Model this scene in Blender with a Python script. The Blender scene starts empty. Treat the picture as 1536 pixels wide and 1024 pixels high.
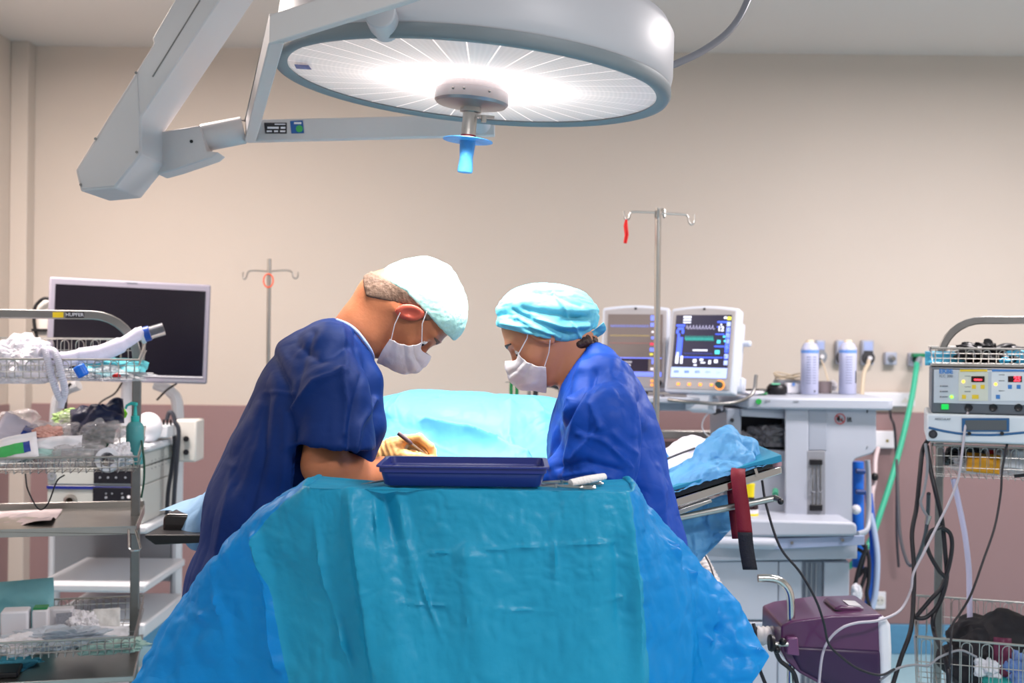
import bpy, bmesh, math, random
import numpy as np
from mathutils import Vector, Matrix
random.seed(7)
SC = bpy.context.scene
COL = SC.collection
# ---------------------------------------------------------------- camera
FPX = 1800.0; CAMH = 1.46; ROLL = math.radians(0.6)
cr, sr = math.cos(ROLL), math.sin(ROLL)
cam_d = bpy.data.cameras.new('camera'); cam = bpy.data.objects.new('camera', cam_d); COL.objects.link(cam)
cam_d.sensor_width = 36.0; cam_d.lens = FPX/1536*36.0; cam_d.clip_start = .05; cam_d.clip_end = 60
cam.matrix_world = Matrix(((cr, -sr, 0, 0), (0, 0, -1, 0), (sr, cr, 0, CAMH), (0, 0, 0, 1)))
cam_d.dof.use_dof = True; cam_d.dof.focus_distance = 2.6; cam_d.dof.aperture_fstop = 4.0
SC.camera = cam
# ---------------------------------------------------------------- world, colour management
w = bpy.data.worlds.new('world'); SC.world = w; w.use_nodes = True
w.node_tree.nodes['Background'].inputs[0].default_value = (1.0, .96, .95, 1)
w.node_tree.nodes['Background'].inputs[1].default_value = 0.34
SC.view_settings.view_transform = 'Standard'; SC.view_settings.look = 'None'
SC.view_settings.exposure = 0.38; SC.view_settings.gamma = 1.0; SC.view_settings.use_curve_mapping = False
SC.cycles.use_denoising = True; SC.cycles.max_bounces = 8; SC.cycles.transparent_max_bounces = 16
SC.cycles.caustics_reflective = False; SC.cycles.caustics_refractive = False
SC.cycles.sample_clamp_indirect = 8.0
# ---------------------------------------------------------------- ceiling panel lights (far pair light the room, near pair are added front fill)
CEIL = 2.84
ROOM_AND_FILL_LAMPS = [(-1.65, 3.85, 62, (1.0, .88, .82)), (2.05, 3.85, 62, (1.0, .92, .92)), (-1.5, .6, 14, (1.0, .95, .94)), (1.5, .6, 58, (1.0, .96, .97))]  # last two: unseen fill added near the camera to brighten the drape front
for (lx, ly, lw, lc) in ROOM_AND_FILL_LAMPS:
    L = bpy.data.lights.new('panel_or_fill_lamp', 'AREA'); L.shape = 'RECTANGLE'; L.size = 1.1; L.size_y = .28
    L.energy = lw; L.color = lc
    lo = bpy.data.objects.new('panel_or_fill_lamp', L); COL.objects.link(lo); lo.location = (lx, ly, CEIL-.075)
# ================================================================ helpers
def P(px, py, d):
    """a point seen at photo pixel (px,py) standing d metres in front of the camera"""
    u = (px-768)/FPX*d; v = -(py-512)/FPX*d
    return Vector((u*cr-v*sr, d, u*sr+v*cr+CAMH))
def PX(px, d, py=512): return P(px, py, d).x
def PZ(py, d, px=768): return P(px, py, d).z
P_world, PX_world, PZ_world = P, PX, PZ
def turned(piv, deg):
    """P, PX, PZ for furniture that is built square and then turned by deg about piv"""
    Rt = Matrix.Rotation(math.radians(deg), 4, 'Z'); Ri = Rt.inverted(); piv = Vector(piv)
    O = Ri @ (Vector((0, 0, CAMH))-piv)+piv
    def p(px, py, d):
        D = Ri @ (P_world(px, py, 1.)-Vector((0, 0, CAMH))); return O+D*((d-O.y)/D.y)
    return p, (lambda px, d, py=512: p(px, py, d).x), (lambda py, d, px=768: p(px, py, d).z)
def turn_new(seen, piv, deg):
    piv = Vector(piv); Rt = Matrix.Rotation(math.radians(deg), 4, 'Z')
    for o in [o for o in COL.objects if o.name not in seen and o.parent is None]:
        o.location = Rt @ (o.location-piv)+piv; o.rotation_euler.z += math.radians(deg)
def lin(c):
    if isinstance(c, str):
        c = c.lstrip('#'); c = [int(c[i:i+2], 16)/255 for i in (0, 2, 4)]
    return tuple((x/12.92 if x <= .04045 else ((x+.055)/1.055)**2.4) for x in c)
MATS = {}
def mat(name, col, rough=.5, metal=0., noise=(8, .06), bump=None, crease=None, trans=0., emis=None, coat=0., glass=0., alpha=1., spec=.5, sheen=0., sss=0., ior=1.45):
    if name in MATS: return MATS[name]
    m = bpy.data.materials.new(name); m.use_nodes = True; nt = m.node_tree; N = nt.nodes; L = nt.links
    b = N['Principled BSDF']; c = lin(col)
    b.inputs['Base Color'].default_value = (*c, 1); b.inputs['Roughness'].default_value = rough
    b.inputs['Metallic'].default_value = metal; b.inputs['Coat Weight'].default_value = coat
    b.inputs['Transmission Weight'].default_value = glass; b.inputs['Alpha'].default_value = alpha
    b.inputs['Specular IOR Level'].default_value = spec; b.inputs['IOR'].default_value = ior
    if sheen: b.inputs['Sheen Weight'].default_value = sheen
    if sss: b.inputs['Subsurface Weight'].default_value = sss; b.inputs['Subsurface Radius'].default_value = (.02, .008, .004)
    tc = N.new('ShaderNodeTexCoord')
    if noise and noise[1] > 0:
        nz = N.new('ShaderNodeTexNoise'); nz.inputs['Scale'].default_value = noise[0]; nz.inputs['Detail'].default_value = 3
        L.new(tc.outputs['Object'], nz.inputs['Vector'])
        mx = N.new('ShaderNodeMix'); mx.data_type = 'RGBA'
        k = noise[1]
        mx.inputs['A'].default_value = (*[max(0, x*(1-k)) for x in c], 1); mx.inputs['B'].default_value = (*[min(1, x*(1+k)) for x in c], 1)
        L.new(nz.outputs['Fac'], mx.inputs['Factor']); L.new(mx.outputs['Result'], b.inputs['Base Color'])
    if bump:
        nb = N.new('ShaderNodeTexNoise'); nb.inputs['Scale'].default_value = bump[0]; nb.inputs['Detail'].default_value = 4
        bp = N.new('ShaderNodeBump'); bp.inputs['Strength'].default_value = bump[1]; bp.inputs['Distance'].default_value = bump[2] if len(bump) > 2 else .01
        L.new(tc.outputs['Object'], nb.inputs['Vector']); L.new(nb.outputs['Fac'], bp.inputs['Height']); L.new(bp.outputs['Normal'], b.inputs['Normal'])
    if crease:   # sharp little fold lines of stiff cloth: edges of warped cells
        wn = N.new('ShaderNodeTexNoise'); wn.inputs['Scale'].default_value = crease[0]*.6; wn.inputs['Detail'].default_value = 2
        L.new(tc.outputs['Object'], wn.inputs['Vector'])
        ad = N.new('ShaderNodeMix'); ad.data_type = 'VECTOR'; ad.inputs['Factor'].default_value = .12
        L.new(tc.outputs['Object'], ad.inputs['A']); L.new(wn.outputs['Color'], ad.inputs['B'])
        last = None
        for sc, st in ((crease[0], 1.), (crease[0]*2.3, .45)):
            vo = N.new('ShaderNodeTexVoronoi'); vo.feature = 'DISTANCE_TO_EDGE'; vo.inputs['Scale'].default_value = sc; L.new(ad.outputs['Result'], vo.inputs['Vector'])
            mr = N.new('ShaderNodeMapRange'); mr.interpolation_type = 'SMOOTHSTEP'; mr.inputs['From Max'].default_value = .22; L.new(vo.outputs['Distance'], mr.inputs['Value'])
            b2 = N.new('ShaderNodeBump'); b2.inputs['Strength'].default_value = crease[1]*st; b2.inputs['Distance'].default_value = crease[2]; b2.invert = True
            L.new(mr.outputs['Result'], b2.inputs['Height'])
            if last is not None: L.new(last.outputs['Normal'], b2.inputs['Normal'])
            elif bump: L.new(bp.outputs['Normal'], b2.inputs['Normal'])
            last = b2
        bp = last; bump = bump or True; L.new(bp.outputs['Normal'], b.inputs['Normal'])
    if emis:
        b.inputs['Emission Color'].default_value = (*lin(emis[0]), 1); b.inputs['Emission Strength'].default_value = emis[1]
    if trans:
        out = N['Material Output']; t = N.new('ShaderNodeBsdfTranslucent'); ms = N.new('ShaderNodeMixShader')
        t.inputs['Color'].default_value = (*c, 1); ms.inputs[0].default_value = trans
        L.new(b.outputs[0], ms.inputs[1]); L.new(t.outputs[0], ms.inputs[2]); L.new(ms.outputs[0], out.inputs['Surface'])
        if bump: L.new(bp.outputs['Normal'], t.inputs['Normal'])
    MATS[name] = m
    return m
ORG = {}
def tag(o, label=None, cat=None, group=None, kind=None):
    if label: o['label'] = label
    if cat: o['category'] = cat
    if group: o['group'] = group
    if kind: o['kind'] = kind
    return o
def thing(name, label, cat, loc, group=None):
    o = bpy.data.objects.new(name, None); COL.objects.link(o); o.location = Vector(loc); o.empty_display_size = .05
    ORG[o.name] = Vector(loc); tag(o, label, cat, group)
    return o
def rot(ax, deg): return Matrix.Rotation(math.radians(deg), 4, ax)
def catmull(pts, n=8):
    pts = [Vector(p) for p in pts]
    if len(pts) < 3: return pts
    q = [pts[0]*2-pts[1]]+pts+[pts[-1]*2-pts[-2]]; out = []
    for i in range(1, len(q)-2):
        for k in range(n):
            t = k/n; a, b, c, d = q[i-1], q[i], q[i+1], q[i+2]
            out.append(.5*((2*b)+(c-a)*t+(2*a-5*b+4*c-d)*t*t+(3*b-a-3*c+d)*t**3))
    out.append(pts[-1]); return out
class MB:
    """collects shapes and links them as ONE mesh object"""
    def __init__(s, xf=None): s.v = []; s.f = []; s.xf = xf or Matrix.Identity(4); s.uv = None
    def add(s, vs, fs):
        n = len(s.v)
        s.v.extend([tuple(s.xf @ Vector(v)) for v in vs]); s.f.extend([tuple(i+n for i in f) for f in fs]); return s
    def box(s, c, d, r=None):
        x, y, z = [k/2 for k in d]; vs = [Vector((a, b, e)) for a in (-x, x) for b in (-y, y) for e in (-z, z)]
        if r is not None: vs = [r @ v for v in vs]
        c = Vector(c); vs = [c+v for v in vs]
        return s.add(vs, [(0, 1, 3, 2), (4, 6, 7, 5), (0, 4, 5, 1), (2, 3, 7, 6), (0, 2, 6, 4), (1, 5, 7, 3)])
    def bb(s, x0, x1, y0, y1, z0, z1): return s.box(((x0+x1)/2, (y0+y1)/2, (z0+z1)/2), (abs(x1-x0), abs(y1-y0), abs(z1-z0)))
    def tube(s, pts, r, seg=8, caps=True, flat=None, up=None):
        pts = [Vector(p) for p in pts]; n = len(pts); vs = []; fs = []
        t0 = (pts[1]-pts[0]).normalized(); a = Vector(up) if up is not None else (Vector((0, 0, 1)) if abs(t0.z) < .9 else Vector((1, 0, 0)))
        nrm = (a-t0*a.dot(t0)).normalized()
        for i, p in enumerate(pts):
            t = ((pts[min(i+1, n-1)]-pts[max(i-1, 0)])).normalized()
            nrm = (nrm-t*nrm.dot(t)).normalized(); bn = t.cross(nrm)
            rr = r[i] if isinstance(r, (list, tuple)) else r
            for k in range(seg):
                an = 2*math.pi*(k+.5)/seg; e = (flat if flat else 1.)
                vs.append(p+nrm*math.cos(an)*rr*e+bn*math.sin(an)*rr)
        for i in range(n-1):
            for k in range(seg):
                k2 = (k+1) % seg; fs.append((i*seg+k, i*seg+k2, (i+1)*seg+k2, (i+1)*seg+k))
        if caps: fs.append(tuple(range(seg))[::-1]); fs.append(tuple((n-1)*seg+k for k in range(seg)))
        return s.add(vs, fs)
    def cyl(s, a, b, r, r2=None, seg=16): return s.tube([a, b], [r, r if r2 is None else r2], seg)
    def lathe(s, prof, c=(0, 0, 0), seg=24, R=None, closed=False):
        vs = []; fs = []; n = len(prof); c = Vector(c)
        for (r, z) in prof:
            for k in range(seg):
                a = 2*math.pi*k/seg; v = Vector((r*math.cos(a), r*math.sin(a), z))
                if R is not None: v = R @ v
                vs.append(c+v)
        for i in range(n-1 if not closed else n):
            j = (i+1) % n
            for k in range(seg):
                k2 = (k+1) % seg; fs.append((i*seg+k, i*seg+k2, j*seg+k2, j*seg+k))
        if not closed:
            if prof[0][0] > 1e-5: fs.append(tuple(range(seg))[::-1])
            if prof[-1][0] > 1e-5: fs.append(tuple((n-1)*seg+k for k in range(seg)))
        return s.add(vs, fs)
    def prism(s, poly, vec):
        """polygon (3-D points) pushed along vec"""
        n = len(poly); vec = Vector(vec); poly = [Vector(p) for p in poly]
        vs = poly+[p+vec for p in poly]
        fs = [tuple(range(n))[::-1], tuple(range(n, 2*n))]+[(i, (i+1) % n, (i+1) % n+n, i+n) for i in range(n)]
        return s.add(vs, fs)
    def grid(s, G, thick=0.):
        """rows of points -> sheet, thick>0 gives it a back side too"""
        G = np.asarray(G, float); a, b = G.shape[:2]
        idx = lambda i, j: i*b+j
        fs = [(idx(i, j), idx(i, j+1), idx(i+1, j+1), idx(i+1, j)) for i in range(a-1) for j in range(b-1)]
        return s.add([tuple(p) for p in G.reshape(-1, 3)], fs)
    def sphere(s, c, r, seg=16, rings=10, R=None):
        r = (r, r, r) if not isinstance(r, (tuple, list)) else r; c = Vector(c); vs = []; fs = []
        for i in range(rings+1):
            t = math.pi*i/rings
            for k in range(seg):
                a = 2*math.pi*k/seg; v = Vector((r[0]*math.sin(t)*math.cos(a), r[1]*math.sin(t)*math.sin(a), r[2]*math.cos(t)))
                vs.append(c+(R @ v if R is not None else v))
        for i in range(rings):
            for k in range(seg):
                k2 = (k+1) % seg; fs.append((i*seg+k, (i+1)*seg+k, (i+1)*seg+k2, i*seg+k2))
        return s.add(vs, fs)
    def build(s, name, m, parent=None, bevel=0., label=None, cat=None, group=None, kind=None, angle=38, thick=0., sub=0, smooth=True, seg=2):
        V = np.array(s.v, float).reshape(-1, 3)
        if parent is None:
            lo, hi = V.min(0), V.max(0); org = Vector(((lo[0]+hi[0])/2, (lo[1]+hi[1])/2, lo[2])); loc = org
        else: org = ORG[parent.name]; loc = Vector((0, 0, 0))
        me = bpy.data.meshes.new(name); me.from_pydata([tuple(v) for v in (V-np.array(org))], [], s.f)
        bm = bmesh.new(); bm.from_mesh(me); bmesh.ops.remove_doubles(bm, verts=bm.verts, dist=1e-6)
        bmesh.ops.recalc_face_normals(bm, faces=bm.faces); bm.to_mesh(me); bm.free()
        for p in me.polygons: p.use_smooth = smooth
        if smooth: me.set_sharp_from_angle(angle=math.radians(angle))
        o = bpy.data.objects.new(name, me); COL.objects.link(o); o.location = loc
        if m is not None:
            for mm in (m if isinstance(m, (list, tuple)) else [m]): me.materials.append(mm)
        if parent is not None: o.parent = parent
        ORG[o.name] = org.copy()
        if thick:
            md = o.modifiers.new('t', 'SOLIDIFY'); md.thickness = thick; md.offset = 0
        if bevel:
            md = o.modifiers.new('b', 'BEVEL'); md.width = bevel; md.segments = seg; md.limit_method = 'ANGLE'; md.angle_limit = math.radians(35)
        if sub:
            md = o.modifiers.new('s', 'SUBSURF'); md.levels = sub; md.render_levels = sub
        return tag(o, label, cat, group, kind)
def rawmesh(name, V, F, m, parent=None, label=None, cat=None, angle=60):
    """numpy vertices and quads as one object"""
    if parent is None:
        lo, hi = V.min(0), V.max(0); org = Vector(((lo[0]+hi[0])/2, (lo[1]+hi[1])/2, lo[2])); loc = org
    else: org = ORG[parent.name]; loc = Vector((0, 0, 0))
    me = bpy.data.meshes.new(name); me.from_pydata((V-np.array(org)).tolist(), [], F.tolist() if hasattr(F, 'tolist') else F)
    me.polygons.foreach_set('use_smooth', [True]*len(me.polygons))
    if angle: me.set_sharp_from_angle(angle=math.radians(angle))
    me.update(); o = bpy.data.objects.new(name, me); COL.objects.link(o); o.location = loc
    for mm in (m if isinstance(m, (list, tuple)) else [m]): me.materials.append(mm)
    if parent is not None: o.parent = parent
    ORG[o.name] = org.copy(); return tag(o, label, cat)
def text(name, s, size, m, parent, loc, X=(1, 0, 0), Y=(0, 0, 1), bold=0., align='CENTER', sx=1.):
    """lettering as a thin mesh lying in the plane X,Y"""
    cu = bpy.data.curves.new(name, 'FONT'); cu.body = s; cu.size = size; cu.align_x = align; cu.align_y = 'CENTER'; cu.offset = bold; cu.extrude = .0004; cu.resolution_u = 3
    tmp = bpy.data.objects.new(name+'_tmp', cu); COL.objects.link(tmp)
    dg = bpy.context.evaluated_depsgraph_get(); dg.update()
    me = bpy.data.meshes.new_from_object(tmp.evaluated_get(dg)); bpy.data.objects.remove(tmp); bpy.data.curves.remove(cu)
    X = Vector(X).normalized(); Y = Vector(Y).normalized(); Z = X.cross(Y); base = Vector(loc)-ORG[parent.name]
    for v in me.vertices: v.co = base+X*v.co.x*sx+Y*v.co.y+Z*v.co.z
    me.materials.clear(); me.materials.append(m); me.name = name
    o = bpy.data.objects.new(name, me); COL.objects.link(o); o.parent = parent; ORG[o.name] = ORG[parent.name].copy()
    return o
def dup(root, loc, label=None):
    d = Vector(loc)-root.location
    r = root.copy(); COL.objects.link(r); r.location = loc; ORG[r.name] = Vector(loc)
    if label: r['label'] = label
    for ch in list(root.children):
        c = ch.copy(); COL.objects.link(c); c.parent = r; ORG[c.name] = Vector(loc)
        for g in ch.children:
            e = g.copy(); COL.objects.link(e); e.parent = c; ORG[e.name] = Vector(loc)
    return r
# ---------------------------------------------------------------- noise and signed-distance modelling in numpy
def _hash(i, j, k, s):
    h = (i.astype(np.int64)*374761393+j.astype(np.int64)*668265263+k.astype(np.int64)*2147483647+s*1274126177) & 0xffffffff
    h = ((h ^ (h >> 13))*1274126177) & 0xffffffff
    return ((h ^ (h >> 16)) & 0xffff)/65535.0*2-1
def vnoise(p, s=0):
    p = np.asarray(p, float); i = np.floor(p).astype(int); f = p-i; f = f*f*f*(f*(f*6-15)+10); r = 0
    for a in (0, 1):
        for b in (0, 1):
            for c in (0, 1):
                wt = (f[..., 0] if a else 1-f[..., 0])*(f[..., 1] if b else 1-f[..., 1])*(f[..., 2] if c else 1-f[..., 2])
                r = r+wt*_hash(i[..., 0]+a, i[..., 1]+b, i[..., 2]+c, s)
    return r
def fbm(p, s=0, o=3):
    r = 0; a = 1.
    for k in range(o): r = r+a*vnoise(np.asarray(p)*2**k+k*7.3, s+k); a *= .5
    return r
def ridge(p, s=0): return 1-np.abs(vnoise(p, s))*2
def smin(a, b, k):
    h = np.clip(.5+.5*(b-a)/k, 0, 1); return b*(1-h)+a*h-k*h*(1-h)
def smax(a, b, k): return -smin(-a, -b, k)
def caps(p, a, b, r1, r2=None):
    a = np.array(a, float); b = np.array(b, float); r2 = r1 if r2 is None else r2
    ab = b-a; t = np.clip(((p-a) @ ab)/(ab @ ab+1e-12), 0, 1)
    return np.linalg.norm(p-a-t[..., None]*ab, axis=-1)-(r1+(r2-r1)*t)
def chain(p, pts, rs, k=.02):
    d = None
    for i in range(len(pts)-1):
        e = caps(p, pts[i], pts[i+1], rs[i], rs[i+1]); d = e if d is None else smin(d, e, k)
    return d
def ell(p, c, r, M=None):
    q = p-np.array(c, float)
    if M is not None: q = q @ M
    r = np.array(r, float); k0 = np.linalg.norm(q/r, axis=-1); k1 = np.linalg.norm(q/(r*r), axis=-1)
    return k0*(k0-1)/np.maximum(k1, 1e-9)
def boxs(p, c, h, r=0., M=None):
    q = p-np.array(c, float)
    if M is not None: q = q @ M
    q = np.abs(q)-(np.array(h, float)-r)
    return np.linalg.norm(np.maximum(q, 0), axis=-1)+np.minimum(q.max(-1), 0)-r
def surfnet(fn, lo, hi, h, blk=6):
    """surface of fn<0 as vertices and quads; only blocks near the surface are sampled finely"""
    lo = np.array(lo, float); nb = np.ceil((np.array(hi)-lo)/(h*blk)).astype(int)+1; n = nb*blk
    g = lambda k, N, st, o: lo[k]+o+st*np.arange(N)
    cc = np.stack(np.meshgrid(*[g(k, nb[k], h*blk, h*(blk-1)/2) for k in range(3)], indexing='ij'), -1).reshape(-1, 3)
    cd = fn(cc).reshape(nb); near = np.abs(cd) < h*blk*1.35
    F = np.repeat(np.repeat(np.repeat(np.where(cd < 0, -1., 1.).astype(np.float32), blk, 0), blk, 1), blk, 2)
    B = np.argwhere(near)
    o = np.stack(np.meshgrid(*[np.arange(blk)]*3, indexing='ij'), -1).reshape(-1, 3)
    for s in range(0, len(B), 4000):
        I = (B[s:s+4000, None, :]*blk+o[None]).reshape(-1, 3)
        F[I[:, 0], I[:, 1], I[:, 2]] = fn(lo+I*h)
    S = F < 0; m = np.zeros(n-1, np.uint8); cor = [(a, b, c) for a in (0, 1) for b in (0, 1) for c in (0, 1)]
    for A in cor: m += S[A[0]:n[0]-1+A[0], A[1]:n[1]-1+A[1], A[2]:n[2]-1+A[2]]
    act = (m > 0) & (m < 8); I = np.argwhere(act); ids = -np.ones(act.shape, np.int32); ids[act] = np.arange(len(I))
    val = {A: F[I[:, 0]+A[0], I[:, 1]+A[1], I[:, 2]+A[2]].astype(float) for A in cor}
    acc = np.zeros((len(I), 3)); cnt = np.zeros(len(I))
    for A in cor:
        for k in range(3):
            if A[k]: continue
            Bc = list(A); Bc[k] = 1; fa, fb = val[A], val[tuple(Bc)]
            x = (fa < 0) != (fb < 0); t = np.where(x, fa/np.where(x, fa-fb, 1), 0)
            for q in range(3): acc[:, q] += x*(A[q]+(t if q == k else 0))
            cnt += x
    V = (I+acc/cnt[:, None])*h+lo; Q = []
    for k in range(3):
        a, b = [(1, 2), (2, 0), (0, 1)][k]
        s0 = [slice(1, n[q]-1) for q in range(3)]; s0[k] = slice(0, n[k]-1)
        s1 = list(s0); s1[k] = slice(1, n[k])
        base = np.argwhere(S[tuple(s0)] != S[tuple(s1)]); off = np.ones(3, int); off[k] = 0; base = base+off
        ins = S[base[:, 0], base[:, 1], base[:, 2]]
        ea = np.zeros(3, int); ea[a] = 1; eb = np.zeros(3, int); eb[b] = 1
        gi = lambda c: ids[c[:, 0], c[:, 1], c[:, 2]]
        q = np.stack([gi(base-ea-eb), gi(base-eb), gi(base), gi(base-ea)], 1)
        q[~ins] = q[~ins][:, ::-1]; Q.append(q)
    return V, np.concatenate(Q)
def vnormals(V, F):
    n = np.cross(V[F[:, 2]]-V[F[:, 0]], V[F[:, 3]]-V[F[:, 1]]); N = np.zeros_like(V)
    for k in range(4): np.add.at(N, F[:, k], n)
    return N/np.maximum(np.linalg.norm(N, axis=1), 1e-12)[:, None]
# ---------------------------------------------------------------- cloth sheets: smooth surface through control columns, then folds and creases
def _cm(A, n):
    """Catmull-Rom along axis 0 of control array A, n samples in all"""
    A = np.asarray(A, float); k = len(A); t = np.linspace(0, k-1, n); i = np.minimum(t.astype(int), k-2); f = (t-i)
    f = f.reshape((-1,)+(1,)*(A.ndim-1))
    a = A[np.maximum(i-1, 0)]; b = A[i]; c = A[i+1]; d = A[np.minimum(i+2, k-1)]
    return .5*((2*b)+(c-a)*f+(2*a-5*b+4*c-d)*f*f+(3*b-a-3*c+d)*f**3)
def sheet(ctrl, nu, nv):
    C = np.array([[list(p) for p in col] for col in ctrl], float)
    G = _cm(C, nu); G = np.swapaxes(_cm(np.swapaxes(G, 0, 1), nv), 0, 1); return G
def gnormals(G):
    du = np.gradient(G, axis=0); dv = np.gradient(G, axis=1); n = np.cross(du, dv)
    return n/np.maximum(np.linalg.norm(n, axis=-1), 1e-9)[..., None]
def crumple(G, amp, scale, seed=0, stretch=(1, 1, 1)):
    """facets and sharp creases such as stiff non-woven cloth takes"""
    q = G*np.array(stretch)*scale; w = q+np.stack([vnoise(q*.7, seed+5), vnoise(q*.7, seed+6), vnoise(q*.7, seed+7)], -1)*.5
    h = 0; a = 1.
    for k in range(3):
        h = h+a*(np.abs(vnoise(w*1.9**k+3.1*k, seed+k))-.25); a *= .5
    return h*amp
def creases(G, lines, n=None):
    """lines: (p, q, width, height)"""
    up = np.zeros(G.shape[:2]); dn = np.zeros(G.shape[:2])
    for (p, q, wd, ht) in lines:
        e = ht*np.exp(-(caps(G, p, q, 0.)/wd)**1.4); up = np.maximum(up, e); dn = np.minimum(dn, e)
    return up+dn
def put(name, G, m, parent=None, label=None, cat=None, midx=None, thick=0.):
    a, b = G.shape[:2]; I = np.arange(a*b).reshape(a, b)
    F = np.stack([I[:-1, :-1], I[:-1, 1:], I[1:, 1:], I[1:, :-1]], -1).reshape(-1, 4)
    o = rawmesh(name, G.reshape(-1, 3), F, m, parent, label, cat, angle=50)
    if midx is not None: o.data.polygons.foreach_set('material_index', midx.reshape(-1).astype(int).tolist())
    if thick:
        md = o.modifiers.new('t', 'SOLIDIFY'); md.thickness = thick; md.offset = 0
    return o
# ================================================================ common materials
M_white = mat('white_enamel', '#dfe3ec', .35, noise=(3, .03)); M_steel = mat('steel', '#b9b6b2', .3, 1., noise=(20, .1))
M_dsteel = mat('brushed_steel_dark', '#8f8d8b', .38, 1., noise=(30, .12)); M_black = mat('black_plastic', '#141318', .4, noise=(9, .2))
M_rubber = mat('black_rubber', '#17171b', .55); M_grey = mat('grey_plastic', '#8c9099', .45); M_lgrey = mat('light_grey_plastic', '#c7ccd6', .4, noise=(4, .03))
M_cream = mat('cream_plastic', '#dcd8d2', .45, noise=(4, .03)); M_wplastic = mat('white_plastic', '#eceaf0', .4, noise=(4, .02))
M_red = mat('red_plastic', '#d8161c', .4); M_green = mat('green_plastic', '#1e8a4a', .4); M_ink = mat('black_print', '#1b1b20', .6, noise=None)
M_clear = mat('clear_plastic', '#eef2fa', .15, glass=.85, noise=None, ior=1.2); M_film = mat('clear_film', '#f2f2f8', .2, alpha=.38, noise=(12, .1), bump=(25, .6, .02))
# ================================================================ room
WB = 5.7; XL = PX(12, 5.61); XR = 3.6
m_wall = mat('painted_wall', '#d0c5bb', .75, noise=(1.5, .03), bump=(180, .08, .003))
m_dado = mat('dusty_mauve_wall_panel', '#96797a', .6, noise=(2, .04), bump=(120, .06, .003))
m_ceil = mat('ceiling_paint', '#dcd6d2', .8, noise=(1, .02)); m_floor = mat('light_blue_vinyl_floor', '#a0c6d2', .4, noise=(60, .12))
m_cove = mat('blue_vinyl_skirting', '#5c94b8', .45, noise=(50, .12))
S = lambda n, mb, m, **k: mb.build(n, m, kind='structure', **k)
S('wall_back', MB().bb(XL-.1, XR+.1, WB, WB+.1, 0, CEIL), m_wall)
S('wall_left', MB().bb(XL-.1, XL, -1.5, WB, 0, CEIL), m_wall)
S('wall_right', MB().bb(XR, XR+.1, -1.5, WB, 0, CEIL), m_wall)
S('ceiling', MB().bb(XL-.1, XR+.1, -1.5, WB+.1, CEIL, CEIL+.1), m_ceil)
S('floor', MB().bb(XL-.1, XR+.1, -1.5, WB+.1, -.1, 0), m_floor)
DZ = PZ(612, WB)
S('trim_1', MB().bb(PX(38, WB), XR, WB-.012, WB, .14, DZ), m_dado, bevel=.003)
S('trim_2', MB().bb(XL, XL+.012, 2.0, WB-.09, .14, DZ), m_dado, bevel=.003)
S('baseboard_back', MB().bb(XL+.09, XR, WB-.02, WB, 0, .14), m_cove, bevel=.004)
S('baseboard_left', MB().bb(XL, XL+.02, -1.5, WB, 0, .14), m_cove, bevel=.004)
# boxed pipe column in the left corner
S('trim_3', MB().bb(XL, PX(38, WB-.09), WB-.09, WB, 0, CEIL), m_wall, bevel=.004)
for i, (lx, ly, lw, lc) in enumerate(ROOM_AND_FILL_LAMPS):  # the two overhead fixtures only house the added fill
    t = thing('ceiling_or_fill_light', ['ceiling light panel ahead on the left, out of the picture', 'ceiling light panel ahead on the right, out of the picture', 'ceiling light panel overhead on the left, out of the picture', 'ceiling light panel overhead on the right, out of the picture'][i], 'ceiling light', (lx, ly, CEIL-.07), 'ceiling light panels')
    b = MB(); 
    for s in (-1, 1): b.bb(lx-.6, lx+.6, ly+s*.17-.015, ly+s*.17+.015, CEIL-.07, CEIL); b.bb(lx+s*.585-.015, lx+s*.585+.015, ly-.155, ly+.155, CEIL-.07, CEIL)
    b.build('frame', M_white, t); MB().bb(lx-.57, lx+.57, ly-.155, ly+.155, CEIL-.02, CEIL).build('reflector', M_wplastic, t)
# ================================================================ surgical ceiling lamp
LD = 2.70; LC = P(709, 131, LD); LR = .436
R_l = Matrix.Rotation(math.radians(4.6), 4, 'Y')
X_l = Matrix.Translation(LC) @ R_l
lamp = thing('surgical_light', 'large round white operating lamp glowing above the two people', 'operating lamp', LC)
M_house = mat('pale_blue_grey_enamel', '#bcbabf', .42, noise=(2, .03)); M_rim = mat('blue_grey_rubber_rim', '#7b8287', .5)
M_armw = mat('white_arm_enamel', '#cdc9ca', .35, noise=(5, .04))
MB(X_l).lathe([(LR-.012, .012), (LR+.004, .022), (LR+.008, .05), (LR+.003, .14), (LR-.012, .165), (LR-.05, .182), (.30, .195), (.12, .25), (0, .26)], seg=96).build('housing', M_house, lamp, angle=50)
MB(X_l).lathe([(LR-.024, .004), (LR-.010, -.004), (LR+.002, -.002), (LR+.008, .008), (LR+.006, .024), (LR-.010, .024)], seg=96, closed=True).build('rim', M_rim, lamp, angle=50, label='blue grey rim around the glass')
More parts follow.
